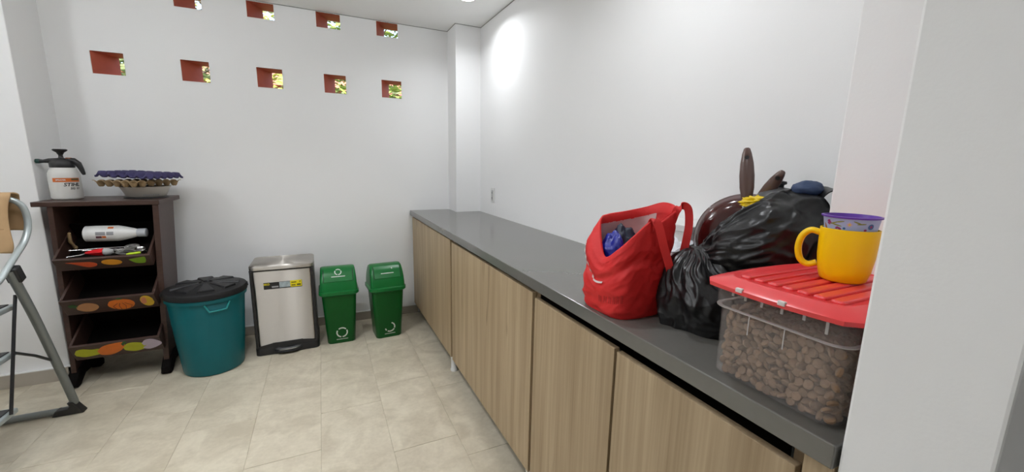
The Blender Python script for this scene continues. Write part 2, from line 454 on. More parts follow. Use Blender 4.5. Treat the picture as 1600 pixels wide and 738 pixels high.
# wall outlet
t = thing('wall_outlet', 'small white power outlet on the right wall above counter', 'outlet', (XR, 2.888, 1.055))
MB().box(-0.007, 0, -0.035, 0.035, -0.057, 0.057).build('cover_plate', WHITEP, t, bevel=0.004)
MB().box(-0.010, -0.006, -0.018, 0.018, -0.040, 0.040).build('insert', mat('outlet_grey', (0.55, 0.55, 0.54), 0.5), t, bevel=0.002)
for z in (-0.02, 0.02):
    MB().box(-0.0108, -0.0098, -0.007, -0.004, z - .006, z + .006).box(-0.0108, -0.0098, 0.004, 0.007, z - .006, z + .006).build('socket_slots', BLACKP, t)

# ================================================================== RACK
rk = thing('vegetable_rack', 'dark brown wooden rack with three tilted trays painted with fruit', 'rack', (-1.1, 3.1, 0))
def rkb(mb, name, m, **k):
    for i, v in enumerate(mb.v): mb.v[i] = (v[0] + 1.1, v[1] - 3.1, v[2])
    return mb.build(name, m, k.pop('parent', rk), **k)
rkb(MB().box(-1.378, -0.852, 2.945, 3.325, 1.030, 1.056), 'top_board', RACKW, bevel=0.003)
for (xa, xb) in ((-1.335, -1.312), (-0.900, -0.872)):
    side = [(2.955, 1.030), (3.22, 1.030), (3.20, 0.06), (2.965, 0.06)]
    shx = lambda z, q=(-0.032 if xa < -1.2 else -0.055): q * (1 - z / 1.03)
    mb = MB(); mb.loft([[(xa + 0.012 + shx(z), y, z) for y, z in side], [(xb + 0.012 + shx(z), y, z) for y, z in side]])
    rkb(mb, 'side_panel', RACKW, bevel=0.002)
    foot = [(2.915, 0.012), (2.935, 0.0), (2.965, 0.004), (3.03, 0.045), (3.14, 0.045), (3.20, 0.0), (3.245, 0.0), (3.25, 0.03), (3.22, 0.075), (3.16, 0.095), (3.05, 0.115), (2.985, 0.095), (2.925, 0.045)]
    xm = (xa + xb) / 2 - (0.018 if xa < -1.2 else 0.036)
    mb = MB(); mb.loft([[(xm - 0.024, y, z) for y, z in foot], [(xm + 0.024, y, z) for y, z in foot]])
    rkb(mb, 'foot', RACKIN, bevel=0.006, seg=3)
rkb(MB().box(-1.325, -0.895, 3.205, 3.218, 0.10, 1.028), 'back_board', RACKIN)
TRAYS = [(0.680, 34, 0.084), (0.428, 32, 0.112), (0.160, 30, 0.118)]
TM = []
TH = 0.084
def fruit(tr, M, pts, m, n=4, name='fruit_painting', th=0.0016):
    c = catmull([(x, 0, z * TH / 0.084) for x, z in pts] + [(pts[0][0], 0, pts[0][1])], n)[:-1]
    mb = MB(); mb.loft([[(p.x, -0.0002, p.z) for p in c], [(p.x, -th, p.z) for p in c]], True, True, M)
    return mb.build(name, m, tr)
PO = mat('paint_red_orange', (0.62, 0.085, 0.02), 0.5, var=0.15, vscale=30)
PO2 = mat('paint_orange', (0.72, 0.17, 0.015), 0.5, var=0.15, vscale=30)
PY = mat('paint_amber', (0.72, 0.30, 0.015), 0.5, var=0.15, vscale=30)
PG = mat('paint_leaf_green', (0.20, 0.36, 0.012), 0.5, var=0.15, vscale=30)
PDG = mat('paint_dark_green', (0.02, 0.09, 0.015), 0.5)
PYG = mat('paint_yellow_green', (0.46, 0.48, 0.01), 0.5, var=0.2, vscale=25)
PT = mat('paint_tan', (0.50, 0.24, 0.10), 0.5, var=0.15, vscale=30)
PL = mat('paint_lilac', (0.50, 0.42, 0.52), 0.5, var=0.1, vscale=30)
PYL = mat('paint_yellow', (0.66, 0.42, 0.03), 0.5, var=0.25, vscale=18)
PDK = mat('paint_dark_line', (0.12, 0.02, 0.01), 0.5)
def ell(cx, cz, rx, rz, n=10, rot=0.0):
    out = []
    for k in range(n):
        a = 2 * math.pi * k / n; x, z = rx * math.cos(a), rz * math.sin(a)
        out.append((cx + x * math.cos(rot) - z * math.sin(rot), cz + x * math.sin(rot) + z * math.cos(rot)))
    return out
for n, (zb, ang, TH) in enumerate(TRAYS):
    tr = bpy.data.objects.new('tray', None); COL.objects.link(tr); tr.parent = rk
    M = T((-1.112 + 1.1, 2.935 - 3.1, zb)) @ RX(ang)
    tr.matrix_local = M
    TM.append(T((-1.112, 2.935, zb)) @ RX(ang))
    wx = (0.201, 0.199, 0.195)[n]
    MB().box(-wx, wx, 0, 0.014, 0, TH).build('front_board', RACKW, tr, bevel=0.002)
    for s_ in (-1, 1):
        MB().box(min(s_ * wx, s_ * (wx - .012)), max(s_ * wx, s_ * (wx - .012)), 0.0145, 0.26, 0, TH).build('side_board', RACKW, tr, bevel=0.002)
    MB().box(-wx + .013, wx - .013, 0.0145, 0.26, 0.0, 0.008).build('bottom_board', RACKIN, tr)
    MB().box(-wx + .013, wx - .013, 0.248, 0.26, 0.009, TH + 0.03).build('rear_board', RACKIN, tr)
    I = Matrix.Identity(4)
    if n == 0:
        fruit(tr, I, [(-0.155, 0.062), (-0.10, 0.060), (-0.06, 0.058), (-0.035, 0.045), (-0.04, 0.028), (-0.07, 0.020), (-0.10, 0.034), (-0.13, 0.052)], PO)
        fruit(tr, I, ell(0.03, 0.048, 0.043, 0.021, 10, -0.1), PY)
        fruit(tr, I, [(0.105, 0.060), (0.16, 0.072), (0.178, 0.070), (0.172, 0.032), (0.15, 0.026), (0.125, 0.034)], PG)
    elif n == 1:
        fruit(tr, I, [(-0.145, 0.045), (-0.12, 0.062), (-0.09, 0.066), (-0.06, 0.055), (-0.055, 0.035), (-0.08, 0.017), (-0.115, 0.016), (-0.14, 0.028)], PT)
        fruit(tr, I, [(-0.172, 0.060), (-0.150, 0.062), (-0.135, 0.052), (-0.145, 0.040), (-0.160, 0.046)], PDG, 4, 'leaf_painting')
        p = fruit(tr, I, [(-0.015, 0.045), (0.0, 0.063), (0.03, 0.070), (0.06, 0.070), (0.09, 0.060), (0.10, 0.040), (0.085, 0.018), (0.045, 0.008), (0.005, 0.016), (-0.012, 0.03)], PO2)
        for dx in (-0.03, -0.01, 0.012, 0.033):
            mb = MB(); mb.tube([(0.043 + dx * 0.5, -0.0018, 0.064), (0.043 + dx * 1.3, -0.0018, 0.04), (0.043 + dx * 0.9, -0.0018, 0.013)], 0.0013, 5); mb.build('pumpkin_rib', PDK, tr)
        fruit(tr, I, ell(0.043, 0.073, 0.012, 0.006, 8), PDG, 3, 'leaf_painting')
        fruit(tr, I, ell(0.158, 0.046, 0.029, 0.033, 10, 0.4), PYL)
        fruit(tr, I, ell(0.144, 0.050, 0.012, 0.022, 8, -0.3), mat('paint_blush', (0.62, 0.22, 0.10), 0.5), 3, 'blush_painting', 0.0022)
    else:
        fruit(tr, I, [(-0.185, 0.045), (-0.17, 0.062), (-0.145, 0.066), (-0.11, 0.058), (-0.075, 0.056), (-0.07, 0.03), (-0.10, 0.022), (-0.15, 0.018), (-0.178, 0.028)], PYG)
        fruit(tr, I, [(-0.09, 0.045), (-0.06, 0.068), (-0.01, 0.078), (0.035, 0.078), (0.03, 0.055), (0.005, 0.03), (-0.04, 0.013), (-0.08, 0.018)], PO2, 4, 'fruit_painting', 0.0022)
        fruit(tr, I, [(0.02, 0.045), (0.045, 0.066), (0.08, 0.068), (0.12, 0.055), (0.135, 0.042), (0.115, 0.024), (0.07, 0.014), (0.035, 0.022)], PYG)
        fruit(tr, I, [(0.108, 0.058), (0.13, 0.076), (0.165, 0.074), (0.196, 0.046), (0.17, 0.026), (0.13, 0.016), (0.105, 0.028), (0.125, 0.042)], PL, 4, 'fruit_painting', 0.0022)
        fruit(tr, I, [(0.02, 0.070), (0.035, 0.082), (0.045, 0.076), (0.035, 0.066)], PDG, 3, 'leaf_painting', 0.0024)

# ------------------------------------------------ things in the top tray
M0 = TM[0]
def in_tray(name, label, cat, x, y, z, rz=0.0, group=None, rx=0.0):
    o = bpy.data.objects.new(name, None); COL.objects.link(o)
    o.matrix_world = M0 @ T((x, y, z)) @ RZ(rz) @ RX(rx)
    return tag(o, label, cat, group)
# white bottle lying across the tray
t = in_tray('spray_bottle', 'white plastic bottle lying on its side in the top tray', 'bottle', -0.085, 0.196, 0.088, -2)
MY = RY(90)
MB().lathe([(0.036, -0.03), (0.044, -0.025), (0.0455, 0.02), (0.0455, 0.115), (0.040, 0.14), (0.028, 0.185), (0.022, 0.20)], 28, MY).build('body', WHITEP, t, smooth=50)
MB().lathe([(0.023, 0.20), (0.025, 0.203), (0.025, 0.240), (0.020, 0.243)], 20, MY).build('cap', mat('clear_grey_cap', (0.5, 0.52, 0.55), 0.2), t, smooth=40)
def band(mb, R, a0, a1, x0, x1, n=5):
    ring = lambda x: [(x, R * math.cos(math.radians(a0 + (a1 - a0) * k / n)), R * math.sin(math.radians(a0 + (a1 - a0) * k / n))) for k in range(n + 1)]
    mb.loft([ring(x0), ring(x1)], False, False, None, False)
lab = MB(); band(lab, 0.0461, 126, 150, 0.030, 0.072); band(lab, 0.0461, 126, 150, 0.077, 0.108); lab.build('text_block', mat('label_grey', (0.28, 0.28, 0.29), 0.6), t)
lab = MB(); band(lab, 0.0461, 156, 172, 0.030, 0.055); lab.build('label_stripe', mat('label_dark_red', (0.09, 0.02, 0.03), 0.6), t)
lab = MB(); band(lab, 0.0461, 156, 172, 0.056, 0.074); lab.build('label_stripe', ORANGE, t)
lab = MB(); band(lab, 0.0461, 84, 102, 0.080, 0.105); lab.build('label_stripe', ORANGE, t)
# cutlery
def spoon(label, x, y, z, rz, L, m, head=0.020, name='spoon', cat='utensil', hm=None):
    t = in_tray(name, label, cat, x, y, z, rz, 'utensils in the top tray')
    MB().tube([(0, 0, 0), (L * 0.5, 0, 0.003), (L, 0, 0.0)], [0.005, 0.0036, 0.003], 8).build('handle', hm or m, t, smooth=50)
    mb = MB(); mb.lathe([(0.001, -0.006), (head * 0.6, -0.005), (head, 0.0), (head * .93, 0.001), (head * .55, -0.0035), (0.001, -0.0045)], 18, T((L + head * 1.1, 0, 0)) @ Matrix.Diagonal((1.35, 0.95, 1, 1)))
    mb.build('bowl', m, t, smooth=60)
    return t
spoon('long steel serving spoon lying against the white bottle', -0.170, 0.105, 0.050, 2, 0.235, CHROME, 0.026)
spoon('steel spoon with bowl at the right end of the tray', -0.11, 0.090, 0.060, -2, 0.225, CHROME, 0.02)
spoon('thin steel spoon crossing in front of the red tongs', -0.165, 0.050, 0.055, 9, 0.20, CHROME, 0.015)
spoon('dark handled ladle lying under the red tongs', -0.165, 0.030, 0.022, 3, 0.21, CHROME, 0.024, 'ladle', 'utensil', BLACKP)
t = in_tray('kitchen_shears', 'red handled utensil with rounded clear end lying in the top tray', 'utensil', -0.15, 0.058, 0.062, 3)
MB().tube([(0, 0, -0.012), (0.04, 0, -0.004), (0.075, 0, 0.004)], [0.002, 0.0035, 0.005], 8).build('blade', CHROME, t, smooth=50)
mb = MB(); mb.loft([[(0.06, -0.006, 0.004), (0.06, 0.006, 0.004), (0.06, 0.006, 0.010), (0.06, -0.006, 0.010)], [(0.09, -0.013, -0.004), (0.09, 0.013, -0.004), (0.09, 0.013, 0.016), (0.09, -0.013, 0.016)], [(0.135, -0.017, -0.010), (0.135, 0.017, -0.010), (0.135, 0.017, 0.020), (0.135, -0.017, 0.020)]])
mb.build('red_grip', mat('red_grip', (0.6, 0.01, 0.015), 0.35), t, bevel=0.004, smooth=40)
MB().lathe([(0.016, 0.0), (0.021, 0.006), (0.020, 0.022), (0.012, 0.038), (0.004, 0.042)], 18, T((0.135, 0, 0.004)) @ RY(90)).build('rounded_end', mat('pale_grey_plastic', (0.42, 0.42, 0.42), 0.3), t, smooth=60)
t = in_tray('whisk', 'steel wire whisk lying in the middle of the top tray', 'utensil', 0.03, 0.062, 0.058, 4)
for k in range(5):
    a = math.pi * k / 5
    pth = [(0, 0, 0)] + [(0.05 + 0.045 * -math.cos(u) * 1.0, 0.016 * math.sin(u) * math.cos(a), 0.016 * math.sin(u) * math.sin(a)) for u in [math.pi * i / 8 for i in range(1, 8)]] + [(0.096, 0, 0)] + [(0.05 + 0.045 * -math.cos(u), 0.016 * math.sin(u) * math.cos(a), 0.016 * math.sin(u) * math.sin(a)) for u in [math.pi * i / 8 for i in range(9, 16)]] + [(0, 0, 0)]
    MB().tube(pth, 0.0011, 5).build('wire', CHROME, t, smooth=60)
MB().tube([(0.0, 0, 0), (-0.05, 0, -0.004)], [0.005, 0.006], 8).build('handle', CHROME, t, smooth=60)
t = in_tray('peeler', 'lime green handled peeler at the right end of the top tray', 'utensil', 0.090, 0.034, 0.066, 7)
MB().tube([(0, 0, 0), (0.012, 0, 0.0), (0.05, 0, 0.001), (0.062, 0, 0.001)], [0.005, 0.0085, 0.0085, 0.006], 10).build('handle', mat('lime_plastic', (0.42, 0.60, 0.01), 0.35), t, smooth=60)
MB().tube([(0.06, 0, 0.001), (0.068, 0.012, 0.001), (0.085, 0.012, 0.001), (0.092, 0, 0.001), (0.085, -0.012, 0.001), (0.068, -0.012, 0.001), (0.06, 0, 0.001)], 0.0022, 6).build('blade_head', CHROME, t, smooth=60)
t = in_tray('wooden_spoon', 'pale wooden spoon handle leaning in the left corner of the top tray', 'utensil', -0.172, 0.155, 0.075, 0)
MB().tube([(0, 0.01, -0.05), (0, 0.0, 0.0), (0.006, 0.006, 0.03), (0.010, 0.012, 0.052)], [0.0065, 0.0085, 0.0075, 0.0065], 10).build('handle', mat('pale_wood', (0.38, 0.26, 0.13), 0.6, var=0.15), t, smooth=60)
MB().lathe([(0.004, -0.014), (0.009, -0.010), (0.010, 0), (0.006, 0.008)], 12, T((0, 0.011, -0.055))).build('knob', mat('pale_wood', (0.38, 0.26, 0.13), 0.6), t, smooth=60)

# ------------------------------------------------ on the rack: sprayer, bowl, egg trays
ZR = 1.0562
t = thing('pump_sprayer', 'white pump sprayer bottle with black head on the rack', 'sprayer', (-1.300, 3.115, ZR), 0)
MB().lathe([(0.055, 0.0), (0.062, 0.004), (0.064, 0.012), (0.064, 0.05), (0.064, 0.125), (0.061, 0.150), (0.052, 0.170), (0.046, 0.178)], 40).build('bottle', mat('milky_plastic', (0.66, 0.655, 0.62), 0.35), t, smooth=50)
hd = MB().lathe([(0.049, 0.176), (0.050, 0.180), (0.050, 0.198), (0.046, 0.210), (0.032, 0.222), (0.016, 0.228)], 32).build('head', BLACKP, t, smooth=50)
MB().tube([(-0.02, 0, 0.212), (-0.05, 0, 0.212), (-0.072, 0, 0.209), (-0.088, 0, 0.209)], [0.016, 0.013, 0.009, 0.011], 14).build('spout', BLACKP, t, smooth=50)
MB().lathe([(0.011, 0), (0.012, 0.003), (0.012, 0.016), (0.006, 0.018)], 16, T((-0.086, 0, 0.209)) @ RY(-90)).build('nozzle', mat('dark_teal_plastic', (0.008, 0.045, 0.035), 0.4), t, smooth=50)
mb = MB(); pr_ = [((0.025, 0.215), 0.016), ((0.05, 0.214), 0.016), ((0.066, 0.198), 0.015), ((0.075, 0.172), 0.012), ((0.082, 0.145), 0.009), ((0.084, 0.136), 0.006)]
mb.tube([(x, 0, z) for (x, z), r in pr_], [r for p, r in pr_], 12); mb.build('trigger_handle', BLACKP, t, smooth=60)
MB().lathe([(0.014, 0.224), (0.010, 0.232), (0.009, 0.244), (0.016, 0.258), (0.029, 0.268), (0.030, 0.274), (0.024, 0.277)], 24).build('pump_knob', BLACKP, t, smooth=50)
MB().box(0.020, 0.042, -0.010, 0.010, 0.222, 0.231).build('lock_button', mat('brown_orange_button', (0.30, 0.09, 0.04), 0.5), t, bevel=0.003)
def cyl_patch(R, a0, a1, z0, z1, n=16, e=0.0006):
    mb = MB()
    ring = lambda z, r: [(r * math.cos(math.radians(a0 + (a1 - a0) * k / n)), r * math.sin(math.radians(a0 + (a1 - a0) * k / n)), z) for k in range(n + 1)]
    mb.loft([ring(z0, R), ring(z0, R + e), ring(z1, R + e), ring(z1, R)], False, False, None, False)
    return mb
lb = cyl_patch(0.0641, -112, -12, 0.098, 0.120).build('orange_band', ORANGE, t, smooth=30)
cyl_patch(0.0648, -46, -16, 0.107, 0.117).build('dark_panel', mat('dark_olive_print', (0.12, 0.08, 0.03), 0.6), t, smooth=30)
def wrap_text(body, size, m, R, ang, z, name, shear=0.0, bold=0.0):
    o = text_mesh(name, body, size, m, t, Matrix.Identity(4), 0.0004, shear, bold)
    for v in o.data.vertices:
        a = math.radians(ang) + v.co.x / R
        r = R + 0.0006 + v.co.z
        v.co = Vector((r * math.cos(a), r * math.sin(a), z + v.co.y))
    return o
wrap_text('STIHL', 0.026, BLACKP, 0.0641, -46, 0.083, 'brand_lettering', 0.25, 0.0006)
wrap_text('SG 11', 0.016, BLACKP, 0.0641, -36, 0.062, 'model_lettering', 0.2, 0.0004)
wrap_text('SPRAYER', 0.010, WHITEP, 0.0648, -82, 0.109, 'band_lettering', 0.0, 0.0003)

t = thing('pet_bowl', 'cream bowl with black rubber base under the egg trays', 'bowl', (-0.960, 3.135, ZR))
MB().lathe([(0.098, 0.0), (0.104, 0.002), (0.104, 0.007), (0.098, 0.009)], 40).build('base_ring', BLACKP, t, smooth=40)
MB().lathe([(0.084, 0.009), (0.092, 0.012), (0.112, 0.060), (0.121, 0.070), (0.117, 0.071), (0.106, 0.060), (0.086, 0.016), (0.01, 0.015)], 48, None, False, True).build('bowl_body', BOWL, t, smooth=50)
mb = MB()
for k in range(9):
    a = math.radians(-80 + k * 5.0); R = 0.0975
    mb.box(-0.0022, 0.0022, -0.001, 0.001, -0.003, 0.003, T((R * math.cos(a), R * math.sin(a), 0.0225)) @ RZ(math.degrees(a) + 90))
mb.build('printed_marks', GREYPRINT, t)
def egg_tray(name, label, m, loc, rz, tilt, up=False, nx=6, ny=5):
    p = 0.05; N = 10
    W_, D_ = nx * p, ny * p
    mb = MB(); vs = []; fs = []
    for i in range(nx * N + 1):
        for j in range(ny * N + 1):
            x, y = i / N * p, j / N * p
            cup = math.sin(math.pi * x / p) ** 2 * math.sin(math.pi * y / p) ** 2
            node = math.cos(math.pi * x / p) ** 2 * math.cos(math.pi * y / p) ** 2
            if up: h = min(0.05 * cup, 0.015) - min(0.02 * node, 0.010)
            else: h = -min(0.040 * cup, 0.026) + min(0.018 * node, 0.008)
            vs.append((x - W_ / 2, y - D_ / 2, h + 0.0006 * math.sin(37 * x + 51 * y)))
    n = ny * N + 1
    for i in range(nx * N):
        for j in range(n - 1):
            fs.append((i * n + j, (i + 1) * n + j, (i + 1) * n + j + 1, i * n + j + 1))
    mb.add(vs, fs)
    o = mb.build(name, m, None, smooth=0, solid=0.011 if up else 0.003)
    o.matrix_world = T(loc) @ RZ(rz) @ RY(tilt)
    return tag(o, label, 'egg tray', 'egg trays on the rack')
egg_tray('egg_tray', 'tan cardboard egg tray lying on the cream bowl', EGGTAN, (-0.985, 3.13, ZR + 0.099), 60, 0.5)
egg_tray('egg_tray', 'purple cardboard egg tray on top of the tan one', EGGPUR, (-0.975, 3.14, ZR + 0.136), -21, 2.0, True)

# ================================================================== TURQUOISE BIN
t = thing('laundry_bin', 'turquoise round plastic bin with black lid beside the rack', 'bin', (-0.682, 2.945, 0))
t.scale = (0.985, 0.985, 0.99)
MB().lathe([(0.150, 0.0), (0.158, 0.004), (0.161, 0.012), (0.178, 0.20), (0.196, 0.44), (0.199, 0.468), (0.209, 0.470), (0.211, 0.490), (0.204, 0.492), (0.196, 0.488), (0.192, 0.44), (0.156, 0.02), (0.01, 0.018)], 64, None, True, True).build('body', TURQ, t, smooth=45)
TURQL = mat('turquoise_rim', (0.012, 0.24, 0.24), 0.4)
def rim_pt(a, z, e):
    r = 0.161 + (0.199 - 0.161) * (z / 0.468) + e
    return (r * math.cos(a), r * math.sin(a), z)
ha = math.radians(-64)
hs = [(-0.32, 0.462), (-0.22, 0.418), (0.22, 0.418), (0.32, 0.462)]
pth = []
for i in range(3):
    for k in range(6):
        f_ = k / 6
        pth.append(rim_pt(ha + hs[i][0] + (hs[i + 1][0] - hs[i][0]) * f_, hs[i][1] + (hs[i + 1][1] - hs[i][1]) * f_, 0.004))
pth.append(rim_pt(ha + 0.32, 0.462, 0.004))
MB().tube(pth, 0.0052, 8).build('handle_frame', TURQL, t, smooth=60)
mb = MB(); mb.loft([[rim_pt(ha - 0.27 + 0.54 * k / 8, 0.458, 0.0015) for k in range(9)], [rim_pt(ha - 0.21 + 0.42 * k / 8, 0.424, 0.0015) for k in range(9)]], False, False, None, False)
mb.build('handle_recess', mat('turquoise_recess', (0.003, 0.12, 0.15), 0.5), t, smooth=60)
BLACKL = mat('black_lid_plastic', (0.010, 0.010, 0.0105), 0.5, spec=0.3)
ld = MB().lathe([(0.209, 0.4925), (0.215, 0.4935), (0.216, 0.520), (0.211, 0.528), (0.186, 0.532), (0.178, 0.536), (0.10, 0.546), (0.0, 0.550)], 64, None, False, False).build('lid', BLACKL, t, smooth=40)
LIDR = mat('black_lid_rib', (0.012, 0.012, 0.013), 0.42, spec=0.35)
for k in range(8):
    a = math.radians(k * 45 + 12)
    mb = MB(); w0, w1 = 0.012, 0.048
    d = Vector((math.cos(a), math.sin(a), 0)); e = Vector((-math.sin(a), math.cos(a), 0))
    b0, b1 = d * 0.035, d * 0.172
    rings = [[b0 + e * -w0 + Vector((0, 0, .541)), b0 + e * w0 + Vector((0, 0, .541)), b0 + e * w0 * .7 + Vector((0, 0, .556)), b0 - e * w0 * .7 + Vector((0, 0, .556))],
             [b1 + e * -w1 + Vector((0, 0, .532)), b1 + e * w1 + Vector((0, 0, .532)), b1 + e * w1 * .8 + Vector((0, 0, .548)), b1 - e * w1 * .8 + Vector((0, 0, .548))]]
    mb.loft([[tuple(p) for p in r] for r in rings]); mb.build('lid_rib', LIDR, ld, bevel=0.004)
MB().box(0.205, 0.220, -0.03, 0.03, 0.505, 0.520, RZ(10)).build('lid_clip', BLACKP, ld, bevel=0.004)
MB().box(-0.220, -0.205, -0.03, 0.03, 0.505, 0.520, RZ(10)).build('lid_clip', BLACKP, ld, bevel=0.004)

# ================================================================== STEEL PEDAL BIN
t = thing('pedal_bin', 'rectangular brushed steel pedal bin with black base and sticker', 'bin', (-0.272, 3.115, 0))
MB().loft([rrect(0, 0, 0.350, 0.285, 0.02, 0.045), rrect(0, 0, 0.350, 0.285, 0.02, 0.578)]).build('body', STEEL, t, smooth=40)
MB().loft([rrect(0, 0, 0.384, 0.296, 0.03, 0.0), rrect(0, 0, 0.384, 0.300, 0.03, 0.045), rrect(0, 0, 0.376, 0.296, 0.03, 0.052)]).build('base', BLACKP, t, smooth=40)
for s_ in (-1, 1):
    MB().box(min(s_ * 0.168, s_ * 0.186), max(s_ * 0.168, s_ * 0.186), -0.1462, 0.140, 0.05, 0.583).build('side_trim', BLACKP, t, bevel=0.004)
    mb = MB(); mb.add([(s_ * 0.168, -0.1462, 0.05), (s_ * 0.168, -0.1462, 0.066), (s_ * 0.09, -0.1462, 0.078), (s_ * 0.09, -0.1462, 0.05), (s_ * 0.168, -0.140, 0.05), (s_ * 0.168, -0.140, 0.066), (s_ * 0.09, -0.140, 0.078), (s_ * 0.09, -0.140, 0.05)], [(0, 1, 2, 3), (7, 6, 5, 4), (0, 4, 5, 1), (1, 5, 6, 2), (2, 6, 7, 3), (3, 7, 4, 0)]); mb.build('base_wing', BLACKP, t)
MB().box(-0.092, 0.092, -0.1468, -0.138, 0.05, 0.080).build('pedal_recess', BLACKP, t, bevel=0.006)
MB().box(-0.186, 0.186, -0.1445, 0.143, 0.578, 0.588).build('lid_gap', BLACKP, t)
MB().loft([rrect(0, -0.001, 0.374, 0.296, 0.035, 0.588, 8), rrect(0, -0.001, 0.378, 0.300, 0.037, 0.592, 8), rrect(0, -0.001, 0.378, 0.300, 0.037, 0.610, 8), rrect(0, 0.002, 0.368, 0.290, 0.035, 0.6165, 8), rrect(0, 0.006, 0.25, 0.18, 0.03, 0.620, 8)]).build('lid', STEEL, t, smooth=35)
mb = MB(); pp = [(-0.085, 0.028, -0.152), (-0.05, 0.027, -0.176), (0, 0.027, -0.184), (0.05, 0.027, -0.176), (0.085, 0.028, -0.152)]
cc = catmull([(x, y, z) for x, z, y in pp], 5)
mb.loft([[(p.x, p.y - 0.004, p.z - 0.010), (p.x, p.y + 0.004 + (0.03), p.z - 0.010), (p.x, p.y + 0.034, p.z + 0.012), (p.x, p.y + 0.002, p.z + 0.008)] for p in cc]); mb.build('pedal', BLACKP, t, bevel=0.003, smooth=40)
mb = MB(); mb.loft([[(p.x * .86, p.y - 0.0005, p.z + 0.007), (p.x * .86, p.y + 0.022, p.z + 0.0125), (p.x * .86, p.y + 0.022, p.z + 0.0145), (p.x * .86, p.y + 0.000, p.z + 0.0095)] for p in cc]); mb.build('pedal_plate', CHROME, t, smooth=40)
yf = -0.1428
lab = MB().box(-0.112, 0.112, yf - 0.0008, yf, 0.455, 0.500).build('sticker', BLACKP, t)
MB().box(-0.022, 0.042, yf - 0.0012, yf - 0.0008, 0.461, 0.498).build('sticker_photo', mat('sticker_pale', (0.32, 0.38, 0.40), 0.5, var=0.5, vscale=60), t)
MB().box(0.042, 0.110, yf - 0.0013, yf - 0.0008, 0.459, 0.502).build('sticker_yellow', YELLOWP, t)
MB().box(0.048, 0.072, yf - 0.0016, yf - 0.0013, 0.466, 0.474).box(0.080, 0.104, yf - 0.0016, yf - 0.0013, 0.466, 0.476).box(0.095, 0.104, yf - 0.0016, yf - 0.0013, 0.488, 0.496).box(0.048, 0.078, yf - 0.0016, yf - 0.0013, 0.486, 0.492).build('sticker_marks', mat('olive_print', (0.10, 0.09, 0.01), 0.6), t)
MB().box(-0.066, -0.028, yf - 0.0012, yf - 0.0008, 0.464, 0.474).build('sticker_caption', mat('caption_grey', (0.32, 0.32, 0.33), 0.6), t)
text_mesh('sticker_lettering', 'EKO', 0.017, YELLOWP, t, T((-0.094, yf - 0.0012, 0.488)) @ RX(90), 0.0003, 0, 0.0005)

